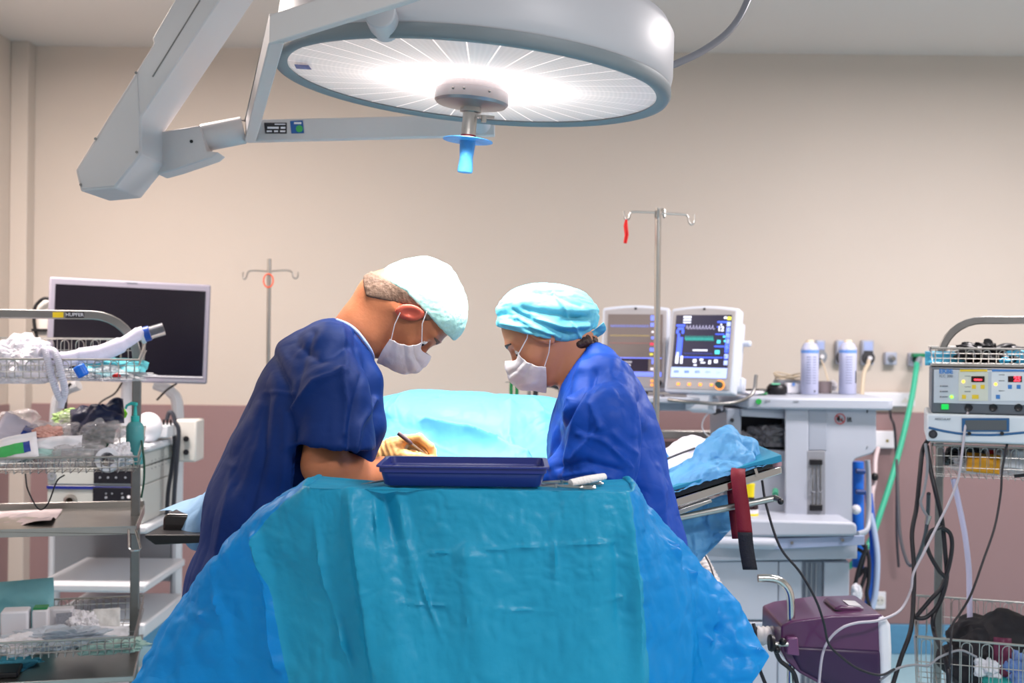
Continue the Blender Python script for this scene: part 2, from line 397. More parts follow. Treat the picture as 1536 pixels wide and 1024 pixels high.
# ribbed glass: what it gives off is brightest round the bulb and along the radial ribs
def glass_material():
    m = bpy.data.materials.new('lit_ribbed_glass'); m.use_nodes = True; nt = m.node_tree; N = nt.nodes; L = nt.links
    b = N['Principled BSDF']; b.inputs['Base Color'].default_value = (.50, .45, .45, 1); b.inputs['Roughness'].default_value = .25
    tc = N.new('ShaderNodeTexCoord'); sp = N.new('ShaderNodeSeparateXYZ')
    vt = N.new('ShaderNodeVectorRotate'); vt.rotation_type = 'Y_AXIS'; vt.inputs['Angle'].default_value = math.radians(-4.6)
    L.new(tc.outputs['Object'], vt.inputs['Vector']); L.new(vt.outputs[0], sp.inputs[0])
    def M(op, a, b2=None, c=None):
        n = N.new('ShaderNodeMath'); n.operation = op
        for i, x in enumerate((a, b2, c)):
            if x is None: continue
            if isinstance(x, (int, float)): n.inputs[i].default_value = x
            else: L.new(x, n.inputs[i])
        return n.outputs[0]
    x, y = sp.outputs[0], sp.outputs[1]
    r = M('SQRT', M('ADD', M('MULTIPLY', x, x), M('MULTIPLY', y, y)))
    th = M('ARCTAN2', y, x)
    s = M('ABSOLUTE', M('COSINE', M('MULTIPLY', th, 18.)))        # 36 ribs
    ray = M('POWER', s, M('ADD', 20., M('MULTIPLY', r, 1500.)))
    tang = M('ABSOLUTE', M('SINE', th))
    ray = M('MULTIPLY', ray, M('ADD', .25, M('MULTIPLY', tang, .9)))
    hot = M('EXPONENT', M('MULTIPLY', M('SUBTRACT', r, .06), -15.))
    side = M('EXPONENT', M('MULTIPLY', M('ADD', M('ABSOLUTE', M('SUBTRACT', r, .15)), M('MULTIPLY', tang, .16)), -14.))
    g1 = M('SINE', M('MULTIPLY', r, 620.)); g2 = M('SINE', M('MULTIPLY', th, 180.))
    g = M('ADD', .86, M('MULTIPLY', M('MAXIMUM', g1, g2), .16))
    base = M('MULTIPLY', M('ADD', .20, M('MULTIPLY', side, .85)), g)
    e = M('ADD', base, M('ADD', M('MULTIPLY', ray, M('ADD', .8, M('MULTIPLY', hot, 1.5))), M('MULTIPLY', hot, 3.2)))
    b.inputs['Emission Color'].default_value = (1, .86, .82, 1); L.new(e, b.inputs['Emission Strength'])
    return m
MB(X_l).lathe([(0, .004), (.2, .005), (LR-.02, .008), (LR-.02, .012), (0, .012)], seg=96).build('glass', glass_material(), lamp, label='ribbed lit glass of the lamp', angle=60)
MB(X_l).lathe([(0, .006), (.076, .006), (.076, -.008), (.083, -.010), (.083, -.034), (.078, -.040), (.03, -.046), (0, -.046)], seg=48).build('hub', mat('hub_metal', '#a5a0a3', .28, .9, noise=(30, .06)), lamp)
for a in (-118, -100, -60): MB(X_l).sphere((.0835*math.cos(math.radians(a)), .0835*math.sin(math.radians(a)), -.02), .003, 8, 6).build('screw', M_dsteel, lamp)
MB(X_l).lathe([(.024, -.044), (.024, -.056), (.0165, -.058), (.0165, -.112), (.019, -.112), (.019, -.118), (0, -.118)], seg=32).box((.03, -.005, -.064), (.05, .008, .006)).cyl((.032, -.012, -.064), (.032, -.012, -.078), .006).build('handle_stem', M_steel, lamp)
MB(X_l).lathe([(.0175, -.108), (.0175, -.114)], seg=24).build('seal', mat('dark_red_rubber', '#6d1420', .5), lamp)
hc = MB(X_l)
hc.lathe([(.017, -.116), (.056, -.119), (.0565, -.121), (.018, -.122)], seg=40)
hc.lathe([(.0185, -.116), (.0165, -.145), (.0150, -.160), (.0175, -.188), (.0165, -.192), (0, -.190)], seg=28)
hc.build('handle_cover', mat('blue_handle_film', '#4f9fdc', .3, trans=.2, noise=(60, .3), bump=(90, .5, .004)), lamp, label='blue plastic cover on the lamp handle')
# C-shaped yoke round the head
yz0, yz1 = 2.0, 2.056
nc = P(403, 66, 2.24); ne = P(640, -8, 2.09); fc = P(368, 212, 3.25); fe = P(742, 203, 3.25)
def bar(a, b, wdt, hgt, inward):
    a, b = Vector(a), Vector(b); iw = Vector(inward).normalized()*wdt; up = Vector((0, 0, hgt))
    return [a, a+iw, a+iw+up, a+up], b-a
yk = MB()
p, v = bar(nc, fc, .030, .058, (1, -.1, 0)); yk.prism(p, v)
p, v = bar(nc, ne, .022, .055, (.2, 1, 0)); yk.prism(p, v)
p, v = bar(fc, fe, .030, .058, (0, 1, 0)); yk.prism(p, v)
yk.build('yoke', M_armw, lamp, bevel=.003)
pv = P(571, 22, 2.24)
MB().cyl(pv+Vector((0, -.02, .0)), pv+Vector((0, .09, 0)), .03, seg=24).build('pivot', M_house, lamp, bevel=.003)
MB().cyl(fe+Vector((-.04, -.0, .03)), fe+Vector((-.04, -.14, .06)), .03, seg=24).build('pivot', M_house, lamp, bevel=.003)
# joint block, spring arm, ceiling mount
jb = MB()
j0 = P(304, 207, 3.24); j1 = P(366, 195, 3.26)
jb.tube([j0, j1], .037, 20)
jb.build('swivel', M_armw, lamp, bevel=.003)
pf = [P(*q, 3.18) for q in ((236, 198), (300, 188), (309, 226), (328, 228), (318, 236), (262, 255), (236, 262))]
MB().prism(pf, (0, .085, 0)).build('joint_block', M_armw, lamp, bevel=.004)
b = MB(); b.cyl(P(287, 212, 3.178), P(287, 212, 3.185), .0045); b.build('bolt', M_black, lamp)
arm = [(113, 255), (121, 287), (173, 282), (213, 232), (212, 175), (330, 0), (531, -300), (436, -300), (262, 0), (228, 58), (231, 64)]
arm = [P(*q, 3.0) for q in arm]
MB().prism(arm, (0, .21, 0)).build('spring_arm', M_armw, lamp, bevel=.004)
cov = [P(*q, 2.997) for q in ((116, 255), (123, 283), (172, 279), (210, 231), (209, 178), (206, 112), (116, 254))]
MB().prism(cov, (0, .004, 0)).build('end_cover', M_armw, lamp, bevel=.002)
for q in ((204, 109), (143, 208), (205, 228), (121, 277)): MB().cyl(P(*q, 2.992), P(*q, 2.998), .0035, seg=10).build('screw', M_dsteel, lamp)
MB().tube([P(229, 115, 2.999), P(300, 0, 2.999)], .0016, 6).build('seam', M_dsteel, lamp)
cx = P(483, -300, 3.1)
MB().cyl((cx.x, 3.1, 2.60), (cx.x, 3.1, CEIL), .09, seg=32).cyl((cx.x, 3.1, CEIL-.05), (cx.x, 3.1, CEIL), .2, seg=40).build('ceiling_mount', M_armw, lamp, bevel=.004)
# cable leaving the head on the right
MB().tube(catmull([P(1000, 101, 2.72), P(1022, 92, 2.74), P(1058, 74, 2.78), (PX(1092, 2.8), 2.82, PZ(42, 2.82)), P(1118, 8, 2.86), P(1130, -40, 2.9), P(1135, -200, 2.95), (PX(1138, 3.0), 3.0, CEIL-.005)]), .0085, 10).build('cable', mat('grey_cable', '#85848c', .35, .3), lamp)
# stickers
def sticker(name, quad, d, m, parent, lab=None): return MB().prism([P(x, y, d) for x, y in quad], (0, .0015, 0)).build(name, m, parent, label=lab)
sticker('rating_plate', ((396, 184), (430, 184), (430, 200), (398, 200)), 3.2475, mat('black_label', '#26242a', .5, noise=None), lamp, 'black rating plate on the far arm')
b = MB()
for (x0, x1, y0, y1) in ((401, 418, 190, 193), (421, 428, 190, 193), (400, 408, 195.5, 198), (411, 417, 195.5, 198), (420, 428, 195.5, 198), (412, 428, 185.5, 187)):
    b.prism([P(x, y, 3.246) for x, y in ((x0, y0), (x1, y0), (x1, y1), (x0, y1))], (0, .001, 0))
b.build('print', M_wplastic, lamp)
st = sticker('safety_sticker', ((435, 181.5), (454, 180.5), (456, 199.5), (437, 200)), 3.2475, mat('blue_label', '#1f5aa0', .5, noise=None), lamp, 'blue square sticker on the far arm')
b = MB(); c = P(449, 193, 3.2465); b.cyl(c, c+Vector((0, .001, 0)), .0095, seg=20); b.build('print', mat('green_print', '#3fae5c', .5, noise=None), lamp)
b = MB(); b.prism([P(x, y, 3.2465) for x, y in ((441, 183), (452, 183), (452, 186), (441, 186))], (0, .001, 0)); b.build('print', M_wplastic, lamp)
q = Vector(ne-nc); q0 = nc+q*.62+Vector((0, -.0012, .030)); q1 = nc+q*.76+Vector((0, -.0012, .030))
MB().prism([q0, q1, q1+Vector((0, 0, .022)), q0+Vector((0, 0, .022))], (0, .001, 0)).build('label_plate', mat('taupe_label', '#6e6660', .5, noise=None), lamp)
# a small sticker on the glass
g0 = MB(X_l); g0.prism([(-.395, -.02, .0015), (-.36, -.025, .0015), (-.36, -.065, .0015), (-.392, -.06, .0015)], (0, 0, .001)); g0.build('glass_sticker', mat('violet_label', '#77709c', .5, noise=(120, .7)), lamp)
# the lamp's own light
tgt = P(700, 690, 2.93)
for (ox, oy) in ((-.22, 0), (.22, 0), (0, .2), (0, -.2)):
    L = bpy.data.lights.new('lamp_beam', 'SPOT'); L.energy = 44; L.color = (1., .955, .93); L.spot_size = math.radians(84); L.spot_blend = 1.0; L.shadow_soft_size = .10
    lo = bpy.data.objects.new('lamp_beam', L); COL.objects.link(lo); pos = X_l @ Vector((ox, oy, -.015))
    lo.location = pos-LC; lo.rotation_euler = (tgt+Vector((0, 0, .05))-pos).to_track_quat('-Z', 'Y').to_euler(); lo.parent = lamp
# ================================================================ instrument table with its drape, tray and tools
M_teal = mat('teal_drape_reinforcement', '#209ac0', .42, noise=(14, .06), bump=(70, .3, .003), crease=(5, .45, .006), trans=.2, spec=.4)
M_sheet = mat('bright_blue_drape', '#109ae4', .42, noise=(10, .05), bump=(70, .25, .003), crease=(5, .7, .008), trans=.4, spec=.4)
M_pale = mat('light_blue_drape', '#62aecd', .5, noise=(10, .04), bump=(60, .2, .003), crease=(4, .5, .006), trans=.3, spec=.35)
TZ = PZ(738, 2.15)
tb = thing('instrument_table', 'raised instrument table hidden under the turquoise drape', 'table', (-.08, 2.27, 0))
MB().bb(-.31, .17, 2.225, 2.34, TZ-.022, TZ-.006).build('table_top', M_steel, tb, bevel=.004)
MB().cyl((-.08, 2.27, .05), (-.08, 2.27, TZ-.02), .02).build('pole', M_steel, tb)
MB().bb(-.33, .17, 2.25, 2.29, .02, .06).bb(-.1, -.06, 2.15, 2.42, .02, .06).build('base', M_steel, tb, bevel=.004)
cols = [
 [(478, 722, 2.36), (410, 790, 2.44), (350, 900, 2.50), (280, 1110, 2.5)],
 [(462, 731, 2.27), (318, 846, 2.34), (255, 925, 2.38), (140, 1100, 2.38)],
 [(457, 737, 2.17), (388, 802, 2.22), (412, 905, 2.22), (440, 1110, 2.20)],
 [(500, 740, 2.15), (500, 835, 2.16), (520, 935, 2.17), (545, 1110, 2.15)],
 [(562, 741, 2.15), (578, 830, 2.13), (592, 930, 2.12), (605, 1110, 2.09)],
 [(690, 742, 2.15), (690, 835, 2.13), (695, 930, 2.12), (700, 1110, 2.10)],
 [(830, 742, 2.15), (835, 835, 2.13), (840, 930, 2.12), (845, 1110, 2.10)],
 [(936, 741, 2.15), (946, 830, 2.14), (955, 930, 2.14), (963, 1110, 2.12)],
 [(949, 734, 2.23), (1000, 820, 2.27), (1045, 920, 2.27), (1040, 1110, 2.22)],
 [(946, 726, 2.32), (1034, 846, 2.36), (1098, 918, 2.36), (1150, 985, 2.33)],
 [(938, 722, 2.36), (1000, 830, 2.44), (1050, 930, 2.44), (1090, 1010, 2.42)]]
ctrl = []
for c in cols:
    top = Vector(P(*c[0])); top.z = TZ+.002
    cen = Vector((min(max(top.x, -.22), .07), 2.26, TZ+.002))
    ctrl.append([cen, cen.lerp(top, .5), top-(top-cen)*.04, top]+[P(*q) for q in c[1:]])
NU, NV = 421, 200
G = sheet(ctrl, NU, NV)
G[..., 2] = np.minimum(G[..., 2], TZ+.003)
n = gnormals(G); sgn = np.sign((n[..., 1]*-1+n[..., 2]*.3).mean()); n = n*sgn
tu = np.linspace(0, 10, NU)[:, None]*np.ones((1, NV)); tv = np.linspace(0, 6, NV)[None, :]*np.ones((NU, 1))
down = np.clip((tv-3.0)/.5, 0, 1)
wside = np.clip(np.abs(tu-4.6)-2.4, 0, 1)
h = crumple(G, .014, 6, 3, (1, 1, .5))*(.3+.9*wside)+crumple(G, .007, 13, 9)*(.35+.85*wside)
h += .010*np.sin(tu*5.2+1.2*np.sin(tv*1.1)+.6)*np.clip((tv-3.)/2, 0, 1)*(.5+.5*wside)
h += crumple(G, .003, 40, 21)
fl = []
def PL(x0, y0, x1, y1, w_, h_, d=2.14): fl.append((P(x0, y0, d), P(x1, y1, d), w_, h_))
PL(575, 745, 640, 1024, .022, -.020); PL(610, 745, 665, 1024, .03, -.010); PL(525, 745, 575, 1024, .016, .014); PL(560, 742, 592, 1024, .005, .008); PL(446, 760, 470, 1024, .02, .014); PL(430, 800, 500, 1024, .02, -.012); PL(700, 835, 730, 1024, .02, .010); PL(925, 820, 930, 1024, .014, -.014); PL(947, 745, 958, 1024, .010, .012); PL(590, 745, 640, 900, .004, .006, 2.12); PL(640, 900, 690, 1024, .004, .005, 2.12)
PL(470, 745, 490, 870, .006, .008, 2.17); PL(490, 870, 540, 1024, .006, .009, 2.17)
PL(648, 830, 930, 812, .003, .004, 2.13); PL(828, 745, 838, 1024, .004, .006, 2.13); PL(690, 830, 712, 1024, .004, .004, 2.12)
PL(580, 828, 645, 850, .003, .003, 2.12); PL(840, 905, 950, 895, .003, .004, 2.13); PL(930, 812, 950, 1024, .005, .008, 2.14)
PL(600, 905, 830, 918, .002, .0025, 2.12); PL(760, 748, 765, 1024, .002, .002, 2.13)
PL(385, 805, 420, 1000, .008, .014, 2.22); PL(320, 850, 370, 1024, .008, .008, 2.28); PL(250, 930, 400, 910, .005, .005, 2.3)
PL(960, 790, 1030, 860, .006, .012, 2.26); PL(1030, 860, 1075, 880, .005, .01, 2.3); PL(985, 880, 1060, 960, .006, .012, 2.28); PL(1060, 960, 1148, 985, .005, .01, 2.32)
PL(960, 870, 1040, 840, .005, -.01, 2.28); PL(1000, 800, 1010, 1000, .006, .012, 2.27); PL(960, 950, 1030, 900, .005, .01, 2.27); PL(1010, 1000, 1090, 930, .005, -.01, 2.3)
h += creases(G, fl)*1.8
G = G+n*(h*np.clip((tv-2.6)/.7, 0.06, 1))[..., None]
fu = (tu[:-1, :-1]+tu[1:, 1:])/2; fv = (tv[:-1, :-1]+tv[1:, 1:])/2
mi = np.where((fu < 2.0) & (fv > 3) | (fu > 7.15) & (fv > 3), 1, 0)
dr = put('instrument_table_drape', G, [M_teal, M_sheet], label='turquoise drape over the instrument table in the foreground, bright blue at both sides', cat='drape', midx=mi)
# blue tray
tr = thing('instrument_tray', 'dark blue rectangular plastic tray on the front drape', 'tray', (-.08, 2.25, TZ+.006))
M_tray = mat('dark_blue_plastic', '#232f78', .32, noise=(5, .05), coat=.2)
tx0, tx1 = PX(577, 2.17), PX(815, 2.17); rx0, rx1 = PX(566, 2.17), PX(824, 2.17)
zt = TZ+.006; zr = PZ(700, 2.165)
def ring(x0, x1, y0, y1, z, r, k=5):
    o = []
    for (cx_, cy_, a0) in ((x1-r, y1-r, 0), (x0+r, y1-r, 90), (x0+r, y0+r, 180), (x1-r, y0+r, 270)):
        for i in range(k+1):
            a = math.radians(a0+90*i/k); o.append((cx_+r*math.cos(a), cy_+r*math.sin(a), z))
    return o
def rings(mb, rr, cap0=False, cap1=False):
    m_ = len(rr[0]); vs = [p for r_ in rr for p in r_]
    fs = [(i*m_+k, i*m_+(k+1) % m_, (i+1)*m_+(k+1) % m_, (i+1)*m_+k) for i in range(len(rr)-1) for k in range(m_)]
    if cap0: fs.append(tuple(range(m_))[::-1])
    if cap1: fs.append(tuple((len(rr)-1)*m_+k for k in range(m_)))
    return mb.add(vs, fs)
def R(e, z, r=.014): return ring(tx0-e, tx1+e, 2.175-e, 2.335+e, z, r)
zz = zr-zt
b = rings(MB(), [R(-.003, zt), R(.0, zt+.003), R(.005, zt+zz*.62), R(.0085, zt+zz*.68), R(.009, zr-.004), R(.0135, zr-.003), R(.0135, zr), R(.005, zr), R(.003, zt+zz*.68), R(-.001, zt+zz*.6), R(-.005, zt+.005)], True, True)
b.build('tray_body', M_tray, tr, angle=35)
# tools beside the tray
def scissors(name, label, c, ang, L=.13):
    t = thing(name, label, 'surgical instrument', c); t['group'] = 'steel instruments on the front drape'
    X = Matrix.Translation(Vector(c)) @ rot('Z', ang)
    for s in (-1, 1):
        b = MB(X); b.tube([(-L*.45, s*.012, .004), (-L*.1, s*.004, .005), (0, 0, .005+s*.001), (L*.5, -s*.004, .005)], [.0022, .0026, .003, .0012], 8)
        b.tube([(-L*.45+.013*math.cos(a)-.013, s*.012+.010*math.sin(a), .004) for a in [2*math.pi*k/16 for k in range(17)]], .0022, 8, caps=False)
        b.build('blade', M_steel, t)
    MB(X).cyl((0, 0, .002), (0, 0, .009), .004).build('hinge', M_steel, t)
    return t
scissors('clamp', 'steel scissor clamp on the drape just right of the blue tray', (PX(836, 2.19), 2.185, TZ+.003), 176, .10)
scissors('clamp', 'steel clamp further back on the drape between blue tray and gauze roll', (PX(845, 2.25), 2.245, TZ+.003), 186, .11)
k = thing('scalpel', 'flat steel scalpel handle on the drape left of the blue tray', 'scalpel', (PX(566, 2.2), 2.2, TZ+.003), 'steel instruments on the front drape')
MB().tube([(PX(556, 2.185), 2.185, TZ+.010), (PX(572, 2.22), 2.22, TZ+.009), (PX(590, 2.27), 2.265, TZ+.008)], [.003, .0045, .004], 8, flat=.4, up=(0, 0, 1)).build('handle', M_steel, k)
MB().tube([(PX(545, 2.165), 2.165, TZ+.010), (PX(556, 2.185), 2.185, TZ+.010)], [.001, .003], 8, flat=.3, up=(0, 0, 1)).build('blade', M_steel, k)
b = MB(); g0 = Vector((PX(857, 2.19), 2.19, TZ+.012)); g1 = Vector((PX(912, 2.21), 2.225, TZ+.012+.010))
b.tube([g0.lerp(g1, t) for t in (0, .02, .25, .5, .75, .96, 1)], [.004, .0095, .0105, .0105, .0098, .0085, .003], 16, flat=.75, up=(0, 0, 1))
b.build('gauze_roll', mat('white_gauze', '#efe9e6', .9, noise=(60, .08), bump=(200, .8, .003)), None, label='rolled white gauze swab lying on the right corner of the drape', cat='gauze')
# ================================================================ operating table behind
ot = thing('operating_table', 'operating table under the patient with its padded right section raised', 'operating table', (-.1, 3.12, 0))
M_pad = mat('black_table_pad', '#14141a', .45, noise=(20, .2)); M_chrome = mat('chrome', '#d3cfcb', .12, 1., noise=(10, .05))
MB().bb(PX(310, 3.1), .38, 3.02, 3.42, .86, .90).build('table_top', M_steel, ot, bevel=.005)
MB().bb(PX(310, 3.1), .38, 3.02, 3.42, .90, .97).build('pad', M_pad, ot, bevel=.015)
MB().bb(-.25, .15, 3.08, 3.36, .06, .86).build('column', M_white, ot, bevel=.02)
MB().bb(-.7, .35, 3.0, 3.45, 0, .08).build('base', M_white, ot, bevel=.02)
def slab(q, d0, d1): return MB().prism([P(x, y, d0) for x, y in q], (0, d1-d0, 0))
slab(((985, 742), (1157, 693), (1161, 700), (985, 755)), 3.0, 3.42).build('raised_pad', M_pad, ot, bevel=.004)
slab(((985, 756), (1160, 702), (1172, 699), (1173, 710), (985, 770)), 3.005, 3.02).build('side_rail', M_chrome, ot, bevel=.002)
slab(((985, 757), (1157, 703), (1157, 708), (985, 764)), 3.02, 3.42).build('back_plate', M_dsteel, ot, bevel=.001)
slab(((1008, 768), (1066, 748), (1069, 753), (1012, 775)), 3.0, 3.03).build('rail_block', M_steel, ot, bevel=.002)
MB().tube([P(985, 784, 3.02), P(1015, 777, 3.02), P(1162, 747, 3.02)], .0085, 12).tube([P(1162, 747, 3.02), P(1170, 750, 3.0)], [.009, .007], 10).build('lower_rod', M_steel, ot)
MB().sphere(P(1171, 752, 2.995), .008).build('rod_knob', M_black, ot)
slab(((1131, 703), (1135, 702), (1139, 714), (1135, 716)), 2.99, 3.005).build('rail_clamp', M_chrome, ot)
slab(((1128, 700), (1172, 688), (1173, 698), (1128, 711)), 3.03, 3.40).build('end_pad', mat('pink_glass_plate', '#c99ba6', .3), ot, label='pinkish end plate')
# strap
M_strap = mat('dark_red_strap', '#7d1628', .7, bump=(300, .5, .002)); M_strap2 = mat('black_velcro', '#1d1d28', .8, bump=(260, .8, .003))
st = thing('restraint_strap', 'dark red strap with black end hanging over the raised table section', 'strap', P(1110, 800, 2.985))
def ribbon(pts, w_, name, m, parent, th=.003):
    pts = [Vector(p) for p in pts]; G_ = [[p+Vector((-w_/2, 0, 0)), p+Vector((w_/2, 0, 0))] for p in catmull(pts, 5)]
    o = put(name, np.array([[list(a) for a in r] for r in G_]), m, parent); md = o.modifiers.new('t', 'SOLIDIFY'); md.thickness = th; return o
ribbon([P(1112, 700, 3.06), P(1107, 706, 2.99), P(1108, 725, 2.975), P(1113, 760, 2.975), P(1118, 802, 2.975)], .036, 'strap_band', M_strap, st)
ribbon([P(1117, 798, 2.973), P(1120, 825, 2.972), P(1125, 854, 2.97)], .036, 'strap_end', M_strap2, st, .004)
ribbon([P(1098, 728, 3.04), P(1101, 765, 3.04), P(1106, 808, 3.03)], .027, 'strap_band', M_strap, st)
# black arm board at the left
MB().prism([P(x, y, 2.98) for x, y in ((244, 776), (250, 770), (296, 772), (330, 774), (330, 812), (250, 811), (243, 802))], (0, .22, 0)).build('arm_cushion', mat('black_leather_pad', '#1a1013', .22, coat=.5), ot, bevel=.014, seg=3, label='black armrest cushion')
MB().prism([P(x, y, 2.9) for x, y in ((217, 802), (330, 802), (330, 813), (232, 817), (217, 806))], (0, .26, 0)).build('arm_board', M_black, ot, bevel=.003, label='black arm board')
# ---------------------------------------------------------------- patient drape (mound between the two people)
rows = []
xs = [515, 545, 580, 620, 680, 740, 790, 835, 865, 890]
tops = [640, 610, 599, 589, 590, 594, 597, 602, 612, 640]
fr = [.16, .10, .03, 0, 0, 0, .02, .06, .12, .16]
for x, t, e in zip(xs, tops, fr):
    k_ = min(1, abs(x-700)/260)
    rows.append([P(x, 860, 2.98+e*.4), P(x, 790, 2.97+e*.4), P(x, 708, 2.90+e), P(x, 690, 2.96+e), P(x, 672-4*k_, 3.05+e*.6), P(x, 640+6*k_, 3.11+e*.4), P(x, (t+630)/2+2, 3.15+e*.2), P(x, t+4, 3.20), P(x, t, 3.23), P(x, t+6, 3.27), P(x, 700, 3.36), P(x, 800, 3.46)])
G = sheet(rows, 260, 240); n = gnormals(G); n = n*np.sign((n[..., 1]*-1+n[..., 2]).mean())
h = crumple(G, .010, 4, 31)*np.clip((1.31-G[..., 2])/.05, .2, 1)+crumple(G, .005, 12, 37)+crumple(G, .001, 38, 39)
h += creases(G, [(P(640, 636, 3.12), P(700, 648, 3.10), .020, .030), (P(700, 648, 3.10), P(745, 668, 3.06), .018, .034), (P(745, 668, 3.06), P(790, 692, 2.97), .016, .030), (P(650, 658, 3.08), P(740, 690, 3.0), .025, -.02), (P(565, 640, 3.1), P(610, 600, 3.2), .02, .02),
                 (P(765, 608, 3.18), P(762, 660, 3.09), .010, .022), (P(762, 660, 3.09), P(775, 690, 2.98), .010, .022), (P(618, 592, 3.21), P(622, 640, 3.12), .01, .01), (P(660, 592, 3.2), P(640, 612, 3.17), .006, -.008),
                 (P(590, 600, 3.2), P(560, 660, 3.08), .012, .014), (P(800, 600, 3.2), P(830, 640, 3.1), .01, .01)])
G = G+n*h[..., None]
put('patient_drape', G, M_pale, label='light blue surgical drape mounded over the patient between the two people', cat='drape')
# cloths on the raised right section
def blob(name, label, cat, q, dn, df, m, seed, amp=.02, lift=.0):
    """loose crumpled cloth: outline q (photo pixels, top line left to right) over the section"""
    rows = []
    for (x, yt, yb) in q:
        rows.append([P(x, yb, dn-.01), P(x, yb-2, dn), P(x, (yb*2+yt)/3, dn+.03), P(x, (yb+yt*2)/3, dn+.08), P(x, yt, dn+.17), P(x, (yt+yb)/2, df-.03), P(x, yb+1, df)])
    G = sheet(rows, 110, 110); n = gnormals(G); n = n*np.sign((n[..., 1]*-1+n[..., 2]).mean())
    G = G+n*(crumple(G, amp, 9, seed)+crumple(G, amp*.4, 22, seed+3))[..., None]
    return put(name, G, m, label=label, cat=cat)
M_sky = mat('sky_blue_nonwoven', '#6db4e6', .55, noise=(9, .05), bump=(60, .3, .004), crease=(9, .8, .007), trans=.3); M_wcloth = mat('white_lilac_cloth', '#e6e0ee', .7, bump=(80, .3, .004), noise=(9, .03))
blob('crumpled_drape', 'crumpled sky blue drape heaped on the raised table section', 'drape', [(985, 722, 742), (1005, 708, 738), (1035, 690, 730), (1062, 660, 722), (1085, 645, 715), (1098, 642, 711), (1115, 654, 706), (1130, 662, 702), (1136, 690, 700), (1150, 690, 697)], 3.0, 3.34, M_sky, 51, .018)
blob('white_cloth', 'white cloth on the raised table section behind the crumpled blue drape', 'cloth', [(975, 700, 735), (990, 680, 728), (1010, 664, 720), (1030, 657, 716), (1050, 658, 712), (1075, 668, 705)], 3.18, 3.40, M_wcloth, 61, .012)
blob('blue_cloth', 'small bright blue cloth between the blue gown and the white cloth', 'cloth', [(965, 668, 735), (980, 664, 730), (992, 672, 725), (1002, 690, 722)], 3.10, 3.3, M_sheet, 71, .012)
MB().tube(catmull([P(985, 693, 3.12), P(1000, 688, 3.15), P(1020, 680, 3.2), P(1042, 672, 3.27)], 6), .003, 8).build('black_lead', M_rubber, None, label='thin black lead crossing the white cloth on the table', cat='cable')
# edge sheet on the raised section and its hanging part
G = sheet([[P(985, 736, 2.995), P(985, 742, 2.99)], [P(1040, 722, 2.99), P(1040, 727, 2.99)], [P(1100, 704, 2.99), P(1100, 709, 2.99)], [P(1150, 688, 2.99), P(1152, 696, 2.99)], [P(1173, 683, 2.99), P(1172, 693, 2.99)]], 40, 4)
ed = MB(); ed.prism([P(x, y, 3.0) for x, y in ((985, 737), (1060, 716), (1130, 694), (1172, 682), (1173, 692), (1158, 696), (1130, 699), (1060, 721), (985, 743))], (0, .43, 0))
ed.build('table_sheet', mat('turquoise_sheet', '#2f95b8', .4, trans=.2, bump=(60, .4, .004)), None, bevel=.001, label='thin turquoise sheet along the edge of the raised table section', cat='sheet')
rows = [[P(955, 770, 3.12), P(970, 815, 3.11), P(1000, 850, 3.1)], [P(1000, 768, 3.08), P(1012, 815, 3.09), P(1040, 848, 3.08)], [P(1045, 757, 3.06), P(1060, 795, 3.09), P(1060, 832, 3.07)], [P(1092, 744, 3.07), P(1098, 765, 3.09), P(1100, 790, 3.08)]]
G = sheet(rows, 90, 90); n = gnormals(G); G = G+n*(crumple(G, .02, 8, 81)+crumple(G, .008, 20, 83))[..., None]
put('hanging_drape', G, M_sky, label='sky blue drape hanging below the raised table section', cat='drape')
rows = [[P(345, 690, 3.0), P(345, 760, 2.97), P(345, 830, 2.96)], [P(330, 712, 3.0), P(318, 740, 2.96), P(310, 826, 2.96)], [P(318, 732, 3.02), P(300, 760, 2.955), P(283, 820, 2.95)], [P(300, 745, 3.1), P(270, 764, 3.05), P(262, 770, 3.04)], [P(290, 750, 3.15), P(250, 766, 3.12), P(240, 770, 3.12)]]
G = sheet(rows, 80, 60); n = gnormals(G); G = G+n*(crumple(G, .012, 8, 91))[..., None]
put('arm_cloth', G, mat('pale_blue_cloth', '#9cc6ee', .6, trans=.2, bump=(60, .3, .004)), label='pale blue cloth over the black arm board behind the man', cat='cloth')
# ================================================================ the two people
MPX = 1/FPX
def head_frame(px, py, d, up, fwd, sc=1.):
    """rows: local x (face), y, z (crown) axes in world"""
    f = np.array([fwd[0], 0, fwd[1]], float); f /= np.linalg.norm(f); u = np.array([up[0], 0, up[1]], float); u /= np.linalg.norm(u)
    l = np.cross(u, f); return np.array(P(px, py, d)), np.array([f, l, u]), sc
def to_local(p, H): return ((p-H[0]) @ H[1].T)/H[2]
def to_world(q, H): return (np.asarray(q, float)*H[2]) @ H[1]+H[0]
def mir(q): return np.stack([q[..., 0], np.abs(q[..., 1]), q[..., 2]], -1)
def rotm(ax, deg):
    a = math.radians(deg); c, s = math.cos(a), math.sin(a)
    return np.array({'x': [[1, 0, 0], [0, c, -s], [0, s, c]], 'y': [[c, 0, s], [0, 1, 0], [-s, 0, c]], 'z': [[c, -s, 0], [s, c, 0], [0, 0, 1]]}[ax])
def skull(q, g=0.): return ell(q, (-.002, 0, .010), (.096+g, .076+g, .083+g))
